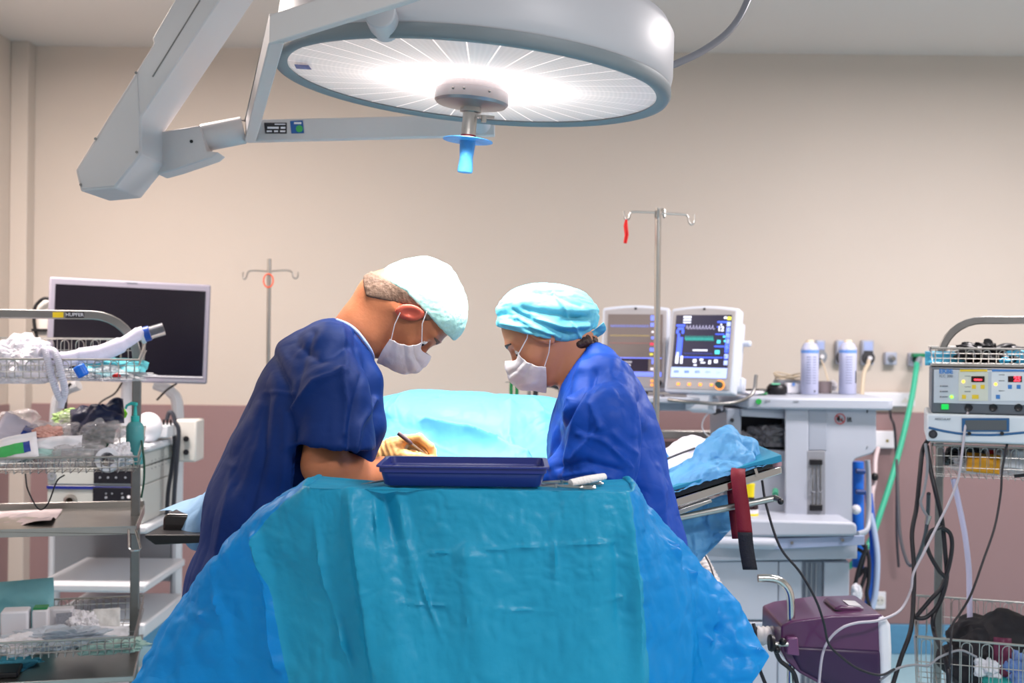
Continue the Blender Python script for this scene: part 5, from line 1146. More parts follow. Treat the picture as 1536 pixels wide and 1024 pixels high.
# worktop, drawer block, lower cabinet
MB().prism([P(x, y, AD-.20) for x, y in ((1092, 778), (1280, 783), (1286, 788), (1286, 801), (1280, 804), (1060, 806), (1060, 790))], (0, .70, 0)).build('worktop', M_an, am, bevel=.010, seg=3)
MB().tube([P(1046, 812, AD-.24), P(1158, 815, AD-.24)], .021, 16).sphere(P(1158, 815, AD-.24), .021, 14, 10).build('worktop_handle', M_an, am, label='rounded white grab handle')
MB().prism([P(x, y, AD-.19) for x, y in ((1160, 808), (1297, 803), (1297, 817), (1160, 824))], (0, .012, 0)).build('accessory_rail', mat('rail_blue_grey', '#9aa6c4', .35), am, bevel=.002)
for x, y in ((1188, 814), (1264, 810)): MB().cyl(P(x, y, AD-.20), P(x, y, AD-.19), .006).build('rail_bolt', M_dsteel, am)
MB().prism([P(x, y, AD-.16) for x, y in ((1040, 806), (1286, 804), (1286, 838), (1040, 842))], (0, .6, 0)).build('apron', M_an, am, bevel=.004)
zf = .10
x0, x1, x2, x3 = PX(1040, AD-.14), PX(1172, AD-.14), PX(1207, AD-.14), PX(1278, AD-.14)
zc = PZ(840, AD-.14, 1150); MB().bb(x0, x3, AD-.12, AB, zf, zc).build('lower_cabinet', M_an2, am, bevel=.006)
MB().bb(x0+.004, x1-.003, AD-.14, AD-.12, zf+.33, zc-.004).build('drawer', M_an, am, bevel=.004)
MB().bb(x0+.004, x1-.003, AD-.14, AD-.12, zf+.01, zf+.322).build('drawer', M_an, am, bevel=.004)
MB().bb(x1, x2, AD-.135, AD-.12, zf+.01, zc-.004).build('door_panel', M_an, am, bevel=.004)
MB().bb(x2+.01, PX(1238, AD-.14), AD-.13, AD-.12, zf+.02, zc-.004).build('channel', mat('channel_grey', '#7f8593', .4), am, bevel=.002, label='grey vertical channel')
for k in range(3): MB().cyl((PX(1214+k*7, AD-.14), AD-.135, zf+.02), (PX(1214+k*7, AD-.14), AD-.135, zc-.01), .003).build('channel_rib', M_grey, am)
MB().bb(PX(1240, AD-.14), x3, AD-.14, AD-.12, zf+.01, zc-.004).build('door_panel', M_an, am, bevel=.004)
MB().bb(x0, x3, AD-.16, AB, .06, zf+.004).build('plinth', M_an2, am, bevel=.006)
for x in (x0+.05, x3-.05):
    for y in (AD-.08, AB-.06): MB().cyl((x-.015, y, .04), (x+.015, y, .04), .04, seg=20).build('wheel', M_rubber, am)
# side tube frame at right
MB().tube(catmull([P(1301, 690, AD+.05), P(1303, 720, AD+.05), P(1303, 770, AD+.04), P(1300, 795, AD), P(1285, 802, AD-.05)], 6), .016, 12, flat=.6).build('side_frame', M_an, am)
# marks on the deck front
MB().cyl(P(1138, 602, AD-.034), P(1138, 602, AD-.02), .011, seg=20).build('green_dot', mat('bright_green', '#2fae4d', .5, noise=None), am, label='green dot sticker')
MB().prism([P(x, y, AD-.047) for x, y in ((1190, 601), (1198, 601), (1198, 603), (1190, 603))], (0, .002, 0)).build('deck_mark', M_grey, am)
MB().prism([P(x, y, AD-.034) for x, y in ((1148, 600), (1156, 600), (1156, 603), (1148, 603))], (0, .014, 0)).build('deck_mark', M_grey, am)
# bottle with yellow label, seen under the raised section
bt = thing('brown_bottle', 'dark brown bottle with yellow label behind the red strap', 'bottle', P(1128, 786, 4.54)); zq = lambda y: PZ(y, 4.54, 1128)
xx = PX(1128, 4.54); b0 = bt.location
MB().lathe([(0, zq(786)), (.028, zq(786)), (.030, zq(783)), (.030, zq(758)), (.018, zq(750)), (.013, zq(744)), (0, zq(744))], (xx, 4.54, 0), 24).build('glass_body', mat('brown_glass', '#24121a', .15), bt)
MB().lathe([(.014, zq(745)), (.015, zq(735)), (.017, zq(725)), (0, zq(725))], (xx, 4.54, 0), 20).build('yellow_cap', mat('yellow_plastic', '#f2dc1c', .4), bt, label='yellow top')
MB().lathe([(.0305, zq(780)), (.0305, zq(763))], (xx, 4.54, 0), 24).build('bottle_label', M_paper, bt); MB().lathe([(.031, zq(773)), (.031, zq(769))], (xx, 4.54, 0), 24).build('label_band', mat('yellow_plastic', '#f2dc1c'), bt)
MB().cyl(P(1163, 736, 4.60), P(1163, 742, 4.55), .012).build('green_valve', mat('sea_green', '#3f8f72', .4), None, label='small green valve below the pink end plate of the table', cat='valve')
# blue cylinders at the machine's right side
gb = 'blue gas cylinders at the right of the workstation'
t = thing('gas_cylinder', 'bright blue cylinder with dark tap behind the right side of the workstation', 'gas cylinder', P(1287, 860, 4.95))
MB().cyl(P(1287, 850, 4.95), P(1287, 692, 4.95), .024, seg=20).build('cylinder_body', mat('cylinder_blue', '#1f6fd8', .35), t)
for y in (706, 737): MB().cyl(P(1284, y, 4.91), P(1297, y+1, 4.91), .011).sphere(P(1297, y+1, 4.91), .009, 10, 8).build('tap', mat('navy_plastic', '#23407e', .4), t)
MB().sphere(P(1284, 764, 4.90), .020, 14, 10).build('pressure_knob', M_wplastic, t)
def hose(name, label, pts, r, m, group=None, cat='cable', n=8): return MB().tube(catmull([P(*q) for q in pts], n), r, 10).build(name, m, None, label=label, cat=cat, group=group)
M_bh = mat('blue_hose', '#2a62c8', .4); M_lbh = mat('pale_blue_hose', '#b9c8e6', .4); M_teal_h = mat('sea_green_hose', '#3db391', .4); M_cable = mat('black_cable', '#26242a', .45)
hose('gas_hose', 'dark blue gas hose curving down beside the workstation', [(1303, 740, 5.0), (1306, 770, 4.98), (1310, 810, 4.96), (1309, 860, 4.95), (1303, 900, 4.95), (1296, 940, 4.95), (1290, 1000, 5.0)], .016, M_bh, cat='hose')
hose('gas_hose', 'pale blue gas hose curving just right of the dark blue one', [(1305, 770, 4.95), (1312, 800, 4.94), (1316, 840, 4.93), (1313, 890, 4.93), (1306, 920, 4.93), (1300, 960, 4.95)], .012, M_lbh, cat='hose')
hose('green_hose', 'sea green oxygen hose slanting down from the right wall outlet', [(1375, 545, 5.60), (1374, 556, 5.57), (1367, 600, 5.5), (1353, 660, 5.4), (1338, 715, 5.3), (1322, 765, 5.2), (1306, 810, 5.1), (1285, 840, 5.05), (1262, 856, 5.05)], .013, M_teal_h, cat='hose')
for i, q in enumerate(([(1284, 815, 4.90), (1294, 816, 4.88), (1303, 835, 4.87), (1303, 870, 4.87), (1300, 890, 4.87), (1305, 912, 4.87)], [(1284, 822, 4.9), (1296, 830, 4.9), (1292, 850, 4.9), (1286, 865, 4.9), (1300, 852, 4.88), (1292, 880, 4.88), (1286, 895, 4.88)], [(1280, 900, 4.90), (1284, 870, 4.88), (1292, 840, 4.86), (1299, 820, 4.86), (1290, 812, 4.88)])):
    hose('black_cable', ['outer black cable looping at the right side of the workstation', 'kinked black cable at the right side of the workstation', 'steep black cable at the right side of the workstation'][i], q, .008, M_cable, 'black cables beside the workstation')
heap('socket_strip', 'pale plug block among the black cables above the purple machine', 'plug block', P(1284, 890, 4.80), (.022, .02, .04), M_wplastic, 75, .3)
hose('slate_cable', 'grey cable from the deck corner down the wall', [(1334, 600, 5.3), (1336, 625, 5.45), (1342, 645, 5.55), (1345, 720, 5.6), (1345, 800, 5.62), (1348, 850, 5.64)], .006, mat('slate_cable', '#34363f'))
hose('pale_hose', 'pale hose with dark clamp at the right of the workstation', [(1317, 672, 5.2), (1313, 690, 5.15), (1312, 720, 5.1), (1308, 745, 5.05), (1309, 775, 5.0)], .010, mat('pink_hose', '#d6c3c6', .4), cat='hose')
MB().sphere(P(1312, 715, 5.07), (.016, .016, .018), 12, 8).build('hose_clamp', M_black, None, label='dark clamp on the pale hose right of the workstation', cat='clamp')
# ---- things on the deck
def can(label, px, d, face):
    x = PX(px, d); z0 = zt_+.001; zy = lambda y: PZ(y, d, px)
    t = thing('spray_can', label, 'spray can', (x, d, z0)); r_ = .036
    H_ = zy(510)-z0
    MB().lathe([(0, z0), (r_-.002, z0), (r_, z0+.003), (r_, z0+H_*.84), (r_-.002, z0+H_*.86), (.026, z0+H_*.93), (.018, z0+H_*.955), (0, z0+H_*.955)], (x, d, 0), 32).build('can_body', mat('can_white', '#bcc0dc', .3, noise=(3, .03)), t)
    MB().lathe([(.017, z0+H_*.95), (.016, z0+H_*1.0), (.006, z0+H_*1.01), (0, z0+H_*1.01)], (x, d, 0), 24).build('can_cap', mat('cream_cap', '#e9dcc4', .4), t)
    MB().lathe([(r_+.0004, z0+H_*.76), (r_+.0004, z0+H_*.82)], (x, d, 0), 32).build('blue_band', mat('can_blue', '#6f9ae0', .4), t)
    m_ = mat('can_print', '#8189ac', .5, noise=None); b = MB()
    for k in range(11):
        z = z0+H_*(.20+.048*k)
        for a0, a1 in ((-125, -96), (-84, -58)) if face else ((-118, -76),):
            pts = [(x+(r_+.0005)*math.cos(math.radians(a)), d+(r_+.0005)*math.sin(math.radians(a))) for a in np.linspace(a0, a1, 6)]
            for p_, q_ in zip(pts[:-1], pts[1:]): b.add([(p_[0], p_[1], z), (q_[0], q_[1], z), (q_[0], q_[1], z+.0035), (p_[0], p_[1], z+.0035)], [(0, 1, 2, 3)])
    b.build('printed_text', m_, t)
    b = MB()
    a = math.radians(-45 if not face else -70); p_ = Vector((x+(r_+.001)*math.cos(a), d+(r_+.001)*math.sin(a), 0)); b.box(p_+Vector((0, 0, z0+H_*(.32 if not face else .06))), (.004, .003, .05 if not face else .008)); b.build('mark', M_ink, t)
can('left white spray can with blue band on the workstation top', 1215, 4.92, True)
can('right white spray can with dark side lettering on the workstation top', 1272, 4.98, False)
kn = thing('black_cuff', 'coiled black hand bellows with mint green patch on the workstation top', 'blood pressure pump', P(1166, 590, 4.86))
b = MB(); zk = zt_+.001; xk = PX(1166, 4.86)
b.lathe([(0, zk), (.036, zk), (.042, zk+.012), (.040, zk+.030), (.030, zk+.042), (0, zk+.044)], (xk, 4.86, 0), 24).build('bulb', M_black, kn)
MB().bb(xk-.028, xk+.006, 4.822, 4.85, zk+.040, zk+.046).build('patch', mat('mint_patch', '#6fc7a0', .5), kn, bevel=.002)
MB().tube(catmull([(PX(1118, 4.86), 4.86, zk+.012), (PX(1135, 4.86), 4.85, zk+.014), (xk-.03, 4.86, zk+.014)], 6), .013, 10, flat=.7).build('tubing', M_black, kn)
heap('white_cloth_pad', 'flat white pad at the left of the workstation top', 'pad', (PX(1130, 4.8), 4.80, zt_+.008), (.05, .04, .009), M_wplastic, 77, .3)
heap('green_lead', 'small green lead heap beside the black bulb on the workstation top', 'lead', (PX(1143, 4.78), 4.78, zt_+.006), (.02, .012, .006), mat('leaf_green', '#3c9a63', .5), 78, .6)
b = MB()
for k in range(4): b.tube([(PX(1190, 5.0)+(.062+.002*k)*math.cos(a), 5.05+(.04+.002*k)*math.sin(a), zt_+.060+.006*k+.008*math.sin(a*2+k)) for a in [2*math.pi*q/28 for q in range(29)]], .0032, 6, caps=False)
b.build('coiled_tube', mat('beige_tube', '#c9b9a0', .4), None, label='coiled beige tube lying on the small grey box between bulb and spray can', cat='tube')
MB().bb(PX(1168, 5.02), PX(1206, 5.02), 5.0, 5.12, zt_+.001, zt_+.055).build('grey_module', M_grey, None, bevel=.006, label='small grey box under the coiled tube on the workstation top', cat='box')
MB().bb(PX(1180, 4.95), PX(1203, 4.95), 4.94, 4.99, zt_+.001, zt_+.045).build('white_module', M_wplastic, None, bevel=.005, label='small white box with blue spot left of the first spray can', cat='box')
MB().cyl((PX(1190, 4.95), 4.936, zt_+.040), (PX(1190, 4.95), 4.942, zt_+.040), .007).build('blue_spot', mat('can_blue', '#6f9ae0'), bpy.data.objects['white_module'])
MB().lathe([(0, zt_+.001), (.028, zt_+.001), (.031, zt_+.05), (.028, zt_+.05), (.026, zt_+.006), (0, zt_+.006)], (PX(1237, 5.05), 5.05, 0), 24).build('grey_cup', mat('taupe_cup', '#85787a', .5), None, label='small grey cup between the two spray cans', cat='cup')
heap('white_plug', 'white plug right of the grey cup on the workstation top', 'plug', (PX(1250, 5.1), 5.10, zt_+.028), (.018, .02, .025), M_wplastic, 79, .3)
# ---- patient monitors
M_mon = mat('monitor_enamel', '#d5dbe8', .4, noise=(3, .03)); M_bez = mat('monitor_bezel', '#b5b1b4', .45, noise=(4, .03)); M_or = mat('orange_key', '#f2953a', .4, emis=('#ff9440', 1.2), noise=None)
def emi(n, c, s): return mat('display_'+n, c, .4, noise=None, emis=(c, s))
def pmon(name, label, c, yaw, pit, w_, h_, right):
    X = Matrix.Translation(Vector(c)) @ rot('Z', yaw) @ rot('X', pit); t = thing(name, label, 'patient monitor', c)
    n_ = 9; arc = [(-w_/2+w_*k/n_, 0, h_/2-.012+.012*math.sin(math.pi*k/n_)) for k in range(n_+1)]
    MB(X).prism([(-w_/2, 0, -h_/2), (w_/2, 0, -h_/2)]+arc[::-1], (0, .06, 0)).build('housing', M_mon, t, bevel=.010, seg=3)
    MB(X).prism([(-w_/2+.012, -.004, -h_/2+.012), (w_/2-.012, -.004, -h_/2+.012)]+[(a[0]*.92, -.004, a[2]-.012) for a in arc[::-1]], (0, .01, 0)).build('bezel', M_bez, t, bevel=.003)
    MB(X).bb(-w_*.40, w_*.40, .05, .17 if right else .10, -h_*.40, h_*.38).build('back_case', M_mon, t, bevel=.02, seg=3)
    sw, sb, st_ = w_/2-.026, -h_/2+.058, h_/2-.040
    MB(X).bb(-sw, sw, -.006, -.002, sb, st_).build('screen', emi('night', '#121238', .25) if right else emi('dusk', '#6d625f', .45), t, label='lit screen')
    SX = lambda u: -sw+2*sw*u; SZ = lambda v: st_-(st_-sb)*v
    def blk(lst, m_, nm='display_block'):
        b = MB(X)
        for (u0, u1, v0, v1) in lst: b.bb(SX(u0), SX(u1), -.0072, -.006, SZ(v1), SZ(v0))
        b.build(nm, m_, t)
    def trace(v, amp_, n, m_, u0=.2, u1=.72, nm='trace', sp=0):
        pts = []
        for k in range(n*6+1):
            f = k/(n*6); ph = (k % 6)/6; yv = v-amp_*(1 if abs(ph-.33) < .1 else (.3*math.sin(ph*6.28)))
            pts.append((SX(u0+(u1-u0)*f), -.0072, SZ(yv)))
        MB(X).tube(pts, .0009, 4).build(nm, m_, t)
    if right:
        wh, bl, cy_, gr = emi('white', '#e8ecff', 1.1), emi('blue', '#3d5cf0', 1.1), emi('cyan', '#49cfe0', 1.), emi('teal', '#2fa39a', .9)
        trace(.215, .05, 9, emi('lilac', '#b9b6d8', .8)); trace(.40, .05, 14, gr); trace(.385, .05, 14, gr); trace(.62, .015, 10, emi('deep_blue', '#3348a8', .8))
        blk([(.06, .16, .36, .66), (.06, .10, .3, .36), (.02, .18, .155, .185), (.05, .16, .20, .24), (.03, .07, .24, .30), (.13, .17, .24, .30), (.76, .93, .10, .125), (.76, .80, .18, .2), (.74, .9, .30, .315), (.74, .92, .49, .51), (.20, .9, .67, .685), (.93, .995, .20, .60), (.93, .995, .64, .70)], bl)
        blk([(.14, .28, .02, .05), (.14, .28, .07, .09), (.14, .28, .115, .13), (.36, .62, .555, .575), (.06, .11, .60, .78), (.15, .19, .66, .78), (.38, .44, .71, .76), (.50, .56, .70, .73), (.52, .6, .75, .77), (.66, .70, .72, .78), (.76, .82, .71, .76), (.40, .45, .79, .81), (.82, .84, .14, .17), (.87, .92, .03, .06)], wh)
        blk([(.0, 1., .84, 1.)], emi('pale_blue', '#9fb2f2', 1.0))
        blk([(.05+.19*k, .14+.19*k, .89, .93) for k in range(5)], bl, 'soft_key')
        blk([(.93, .995, v, v+.07) for v in (.11, .20, .29, .38, .47, .62, .72)], emi('pale_blue', '#9fb2f2', 1.0), 'soft_key')
        blk([(.93, .995, .03, .08)], emi('yellow', '#e8e24a', 1.)); blk([(.78, .84, .40, .45), (.90, .93, .40, .43), (.76, .84, .56, .62), (.88, .92, .33, .36)], cy_)
        text('reading', '12', .026, wh, t, X @ Vector((SX(.83), -.0075, SZ(.225))), X=X.to_3x3() @ Vector((1, 0, 0)), Y=X.to_3x3() @ Vector((0, 0, 1)), bold=.0008)
    else:
        blu = emi('hazy_blue', '#6f7ff0', .9); 
        trace(.20, .03, 16, emi('soft_blue', '#7c8be0', .8), .05, .76); trace(.35, .012, 16, emi('soft_yellow', '#b9a45c', .7), .05, .76); trace(.47, .006, 10, emi('soft_red', '#a0605c', .7), .05, .76)
        blk([(.78, .9, .02, .1), (.78, .86, .14, .2), (.80, .92, .36, .40), (.78, .9, .54, .6), (.0, 1., .70, .715), (.82, .88, .72, .8), (.0, 1., .93, 1.)], blu)
        blk([(.0, .76, .72, .92)], emi('dark_strip', '#2a2034', .3)); blk([(.03, .12, .77, .84), (.15, .22, .77, .84), (.78, .86, .46, .5)], emi('crimson', '#c63a52', .9), 'reading_block')
        blk([(.28, .46, .76, .79), (.30, .44, .81, .84), (.30, .44, .87, .89), (.80, .86, .86, .9), (.8, .86, .27, .3)], emi('grey_white', '#cfcad6', .8), 'reading_block')
        blk([(.90, .95, .14, .19), (.90, .95, .24, .28), (.90, .95, .62, .66), (.90, .95, .82, .87), (.78, .84, .63, .66)], emi('mustard', '#d8cf4a', .8), 'reading_block')
    zb_ = -h_/2+.032
    if right:
        for u in (-.08, -.035, .01, .055): MB(X).bb(u-.006, u+.006, -.007, -.002, zb_-.005, zb_+.005).build('orange_key', M_or, t, bevel=.001)
        MB(X).lathe([(.0, .020), (.012, .020), (.0135, .006), (.0135, 0), (0, 0)], (.088, -.004, zb_), 24, rot('X', 90).to_3x3()).build('knob', mat('dark_green_knob', '#1d4a48', .35), t, label='dark green turning knob')
        MB(X).lathe([(.015, .002), (.019, .002), (.019, 0), (.015, 0)], (.088, -.004, zb_), 24, rot('X', 90).to_3x3(), closed=True).build('knob_ring', M_or, t)
    else:
        for u, w2 in ((.075, 0), (.075, .016)): MB(X).bb(u-.005, u+.005, -.007, -.002, zb_-.012+w2, zb_-.004+w2).build('orange_key', M_or, t)
        MB(X).lathe([(.0, .020), (.013, .020), (.0145, 0), (0, 0)], (.098, -.004, zb_), 24, rot('X', 90).to_3x3()).build('knob', M_dark, t)
    MB(X).cyl((0, -.006, h_/2-.016), (0, -.002, h_/2-.016), .005).build('sensor', M_black, t)
    return t, X
tR, XR_ = pmon('patient_monitor', 'right patient monitor with bright blue screen and green turning knob', P(1052, 523, 4.62), -30, -12, .278, .345, True)
tL, XL_ = pmon('patient_monitor', 'left patient monitor with hazy brown screen behind the infusion pole', P(952, 521, 4.85), -14, -8, .275, .350, False)
MB(XR_).tube(catmull([(-.14, .0, -.19), (-.12, -.03, -.205), (.0, -.04, -.215), (.12, .02, -.205), (.17, .13, -.15), (.175, .15, -.07)], 6), .007, 10).build('handle_bar', M_dsteel, tR)
MB(XR_).bb(.06, .10, .165, .20, -.09, .14).cyl((.10, .18, .06), (.135, .18, .06), .012).build('side_bracket', M_mon, tR, bevel=.006)
MB(XR_).bb(.085, .125, .15, .19, -.14, -.08).build('side_clip', M_mon, tR, bevel=.006)
MB(XR_).bb(-.055, .045, .02, .10, -.235, -.165).build('foot_mount', M_mon, tR, bevel=.008)
MB(XL_).bb(-.05, .05, .02, .08, -.21, -.165).build('foot_mount', M_dark, tL, bevel=.006)
# shelf arm carrying the monitors
sa = thing('monitor_shelf', 'white shelf carrying the two patient monitors beside the workstation', 'shelf', P(1000, 600, 4.8))
MB().prism([P(x, y, 4.60) for x, y in ((905, 594), (1078, 597), (1078, 606), (905, 603))], (0, .42, 0)).build('shelf_board', M_an, sa, bevel=.006)
MB().prism([P(x, y, 4.70) for x, y in ((940, 603), (1085, 605), (1085, 617), (940, 615))], (0, .20, 0)).build('shelf_beam', M_an2, sa, bevel=.005)
MB().cyl(P(1084, 614, 4.75), P(1072, 618, 4.66), .010).build('black_plug', M_black, None, label='black plug at the left edge of the workstation deck', cat='plug')
hose('thin_lead', 'thin pale lead looping left of the workstation', [(1074, 618, 4.66), (1060, 622, 4.66), (1053, 640, 4.66), (1065, 655, 4.68), (1085, 650, 4.75)], .0025, M_wplastic)
# grey rail on the back wall
wr = thing('wall_rail', 'long grey equipment rail along the mauve wall panel', 'rail', P(1010, 650, 5.6))
MB().bb(PX(840, 5.6), PX(1090, 5.6), 5.60, 5.63, PZ(658, 5.6, 1000), PZ(645, 5.6, 1000)).build('rail_bar', M_steel, wr, bevel=.004)
for px_ in (860, 975, 1070): MB().bb(PX(px_, 5.6)-.015, PX(px_, 5.6)+.015, 5.62, WB-.011, PZ(656, 5.6, 1000), PZ(647, 5.6, 1000)).build('rail_bracket', M_dsteel, wr)
# bits above the patient drape
hk = thing('green_hook', 'green clip hanging on a thin rack behind the patient drape', 'clip', P(770, 590, 5.0))
MB().tube(catmull([P(767, 600, 5.0), P(767, 576, 5.0), P(771, 571, 5.0), P(775, 576, 5.0), P(775, 600, 5.0)], 6), .008, 8).build('clip_loop', mat('clip_green', '#1a7a45', .4), hk)
MB().cyl(P(758, 573, 5.02), P(785, 571, 5.02), .003).build('rack_wire', M_steel, hk)
MB().cyl((PX(794, 5.0), 5.0, 0), P(794, 575, 5.0), .008).build('post', M_steel, hk)
hose('black_hose', 'thick black hose arching behind the patient drape below the mask', [(803, 1060, 4.9), (803, 700, 4.9), (803, 592, 4.9), (810, 580, 4.9), (822, 577, 4.9), (835, 580, 4.9), (842, 590, 4.9), (846, 700, 4.9), (850, 1060, 4.9)], .011, M_cable, cat='hose')
# near infusion stand
s_ = 4.0/1800
t, x, z_ = iv_stand('infusion_stand', 'tall steel infusion stand in front of the patient monitors', 987.5, 4.0, 312,
    [[(0, 0, -8*s_), (36*s_, 0, -9*s_), (44*s_, 0, -12*s_), (46*s_, 0, -20*s_), (50*s_, 0, -24*s_), (54*s_, 0, -20*s_), (54*s_, 0, -9*s_)],
     [(0, 0, -7*s_), (-36*s_, 0, -6*s_), (-42*s_, 0, -9*s_), (-44*s_, 0, -16*s_), (-48*s_, 0, -18*s_), (-51*s_, 0, -14*s_), (-52*s_, 0, -5*s_)],
     [(0, 0, -6*s_), (8*s_, .06, -2*s_), (14*s_, .12, 4*s_), (16*s_, .14, -4*s_), (18*s_, .16, -6*s_), (19*s_, .17, 6*s_)],
     [(0, 0, -8*s_), (-6*s_, -.06, -8*s_), (-9*s_, -.10, -14*s_), (-10*s_, -.12, -20*s_), (-8*s_, -.14, -20*s_), (-8*s_, -.15, -10*s_)]], .0105)
zh = z_-18*s_; xh = x-48*s_
rt = thing('red_tag', 'bright red tag hanging on the left hook of the near infusion stand', 'tag', (xh, 4.0, zh-.10))
MB().tube([(xh, 3.999, zh), (xh-.002, 3.998, zh-.02), (xh+.002, 3.998, zh-.05), (xh-.003, 3.998, zh-.078)], [.008, .014, .014, .012], 8, flat=.5).build('tag_body', mat('tag_red', '#f01414', .5), rt)
MB().cyl((xh, 3.9885, zh-.040), (xh, 3.993, zh-.040), .0025).build('tag_mark', M_wplastic, rt)
# ---- wall outlets
M_plate = mat('outlet_plate', '#b9bfd2', .35, .3)
def outlet(label, px0, px1, py0, py1, sock, core, tall=True, d=WB-.04):
    t = thing('gas_outlet', label, 'wall outlet', P((px0+px1)/2, py1, WB-.02)); t['group'] = 'gas outlets on the back wall'
    x0, x1, z0, z1 = PX(px0, d), PX(px1, d), PZ(py1, d, px0), PZ(py0, d, px0)
    MB().bb(x0, x1, d, WB, z0, z1).build('plate', M_plate, t, bevel=.004)
    if tall: MB().bb(x0+.006, x1-.006, d-.003, d, z0+(z1-z0)*.58, z1-.008).build('label_plate', mat('pale_blue_plate', '#aab9e6', .4), t, bevel=.001); MB().bb(x0+.006, x1-.006, d-.005, d, z0+(z1-z0)*.48, z0+(z1-z0)*.56).build('dark_band', M_dark, t)
    c = Vector(((x0+x1)/2, d, z0+(z1-z0)*(.28 if tall else .5)))
    MB().lathe([(.0, .022), (.010, .022), (.012, .010), (.030 if tall else .016, .008), (.032 if tall else .018, 0), (0, 0)], c, 24, rot('X', 90).to_3x3()).build('socket', sock, t)
    MB().cyl(c+Vector((0, -.035, 0)), c+Vector((0, -.02, 0)), .010).build('valve', core, t)
    return c
c1 = outlet('gas outlet partly hidden behind the left spray can', 1224, 1238, 510, 544, M_grey, M_wplastic)
c2 = outlet('gas outlet with blue mark partly hidden behind the right spray can', 1256, 1272, 510, 546, M_dark, M_bluep)
c3 = outlet('gas outlet with pale blue plate, dark round socket and cream hose', 1294, 1311, 510, 547, M_dark, M_wplastic)
c4 = outlet('small square unused gas outlet between the cream hose and the green hose', 1329, 1346, 528, 547, M_grey, M_dsteel, False)
c5 = outlet('square outlet with dark green plug at the top of the green hose', 1365, 1384, 529, 549, M_dgreen, M_dgreen, False)
MB().bb(c5.x-.03, c5.x+.035, WB-.09, WB-.05, c5.z+.012, c5.z+.03).build('green_plug', mat('plug_green', '#1d7f57', .4), None, bevel=.004, label='dark green plug on top of the green hose', cat='plug')
MB().tube([(c5.x+.008, WB-.075, c5.z+.02), (PX(1375, 5.6), 5.60, PZ(548, 5.6, 1375))], .012, 10).build('hose_fitting', M_grey, None, label='grey fitting between green plug and green hose', cat='hose fitting')
hose('cream_hose', 'cream hose from the third outlet down behind the workstation', [(1303, 541, 5.62), (1302, 547, 5.58), (1296, 560, 5.55), (1293, 590, 5.5), (1292, 610, 5.4)], .010, mat('cream_hose', '#d9c9b2', .4), cat='hose')
hose('cream_hose', 'thin cream lead from the first outlet down to the workstation top', [(1232, 540, 5.62), (1237, 552, 5.55), (1242, 570, 5.5), (1246, 580, 5.2), (1246, 588, 5.1)], .004, mat('cream_hose', '#d9c9b2'), cat='hose')
def wbox(name, label, cat, px0, px1, py0, py1, dep=.05, m=None, hole=None):
    d = WB-dep; t = thing(name, label, cat, P((px0+px1)/2, py1, WB-dep/2))
    MB().bb(PX(px0, d), PX(px1, d), d, WB-.0125, PZ(py1, d, px0), PZ(py0, d, px0)).build('box_body', m or M_wplastic, t, bevel=.005)
    if hole: MB().lathe([(0, .004), (.010, .004), (.022, .003), (.022, 0), (0, 0)], P(hole[0], hole[1], d), 24, rot('X', 90).to_3x3()).build('socket', M_cream if len(hole) < 3 else M_dark, t)
    return t
wbox('trunking', 'white cable trunking along the top of the mauve panel', 'trunking', 1292, 1374, 588, 609, .06)
t = wbox('wall_box', 'white box below the trunking at the workstation corner', 'wall box', 1300, 1345, 646, 672, .05)
MB().cyl(P(1331, 661, WB-.054), P(1331, 661, WB-.048), .007).build('box_button', mat('olive', '#8a7c3c', .5), t)
t = wbox('power_socket', 'white square power socket low on the mauve wall', 'power socket', 1309, 1333, 887, 913, .02, None, (1320, 900))
for s in (-1, 1): MB().cyl(P(1320+3*s, 900, WB-.026), P(1320+3*s, 900, WB-.022), .003).build('pin_hole', M_black, t)
MB().prism([P(1351, 604, WB-.062), P(1358, 596, WB-.062), P(1365, 604, WB-.062)], (0, .006, 0)).build('socket_mark', M_cream, bpy.data.objects['trunking'])
# ================================================================ right trolley with electrosurgical units
QD, QB = 3.45, 3.85
_seen = set(COL.objects.keys()); QPIV = Vector((P(1397, 600, 3.43).x, 3.43, 0)); P, PX, PZ = turned(QPIV, -18)
rx0 = QPIV.x; rx1 = rx0+.56
rt_ = thing('equipment_trolley', 'stainless steel trolley with arched handle at the right edge', 'trolley', ((rx0+rx1)/2, 3.65, 0))
pm = 3.68; px_l = PX(1411, pm); zt2_ = PZ(480, pm, 1450); pr2 = rx1-.01
qq = [(px_l, pm, .12), (px_l, pm, zt2_-.12)]+[(px_l+.12-.12*math.cos(a), pm, zt2_-.12+.12*math.sin(a)) for a in [math.pi/2*k/8 for k in range(1, 9)]]
qq += [(pr2-.12+.12*math.sin(a), pm, zt2_-.12+.12*math.cos(a)) for a in [math.pi/2*k/8 for k in range(0, 9)]]+[(pr2, pm, .12)]
MB().tube(qq, .0165, 4, up=(0, 1, 0)).build('frame', M_dsteel, rt_, bevel=.003)
for x in (rx0+.04, rx1-.02):
    for y in (QD+.03, QB-.03): MB().cyl((x, y-.012, .05), (x, y+.012, .05), .05, seg=20).build('wheel', M_rubber, rt_); MB().box((x, y, .09), (.03, .05, .06)).build('caster_fork', M_steel, rt_)
zE1, zE0 = PZ(551, 3.42, 1400), PZ(619, 3.42, 1400); zA0 = PZ(661, 3.42, 1400)
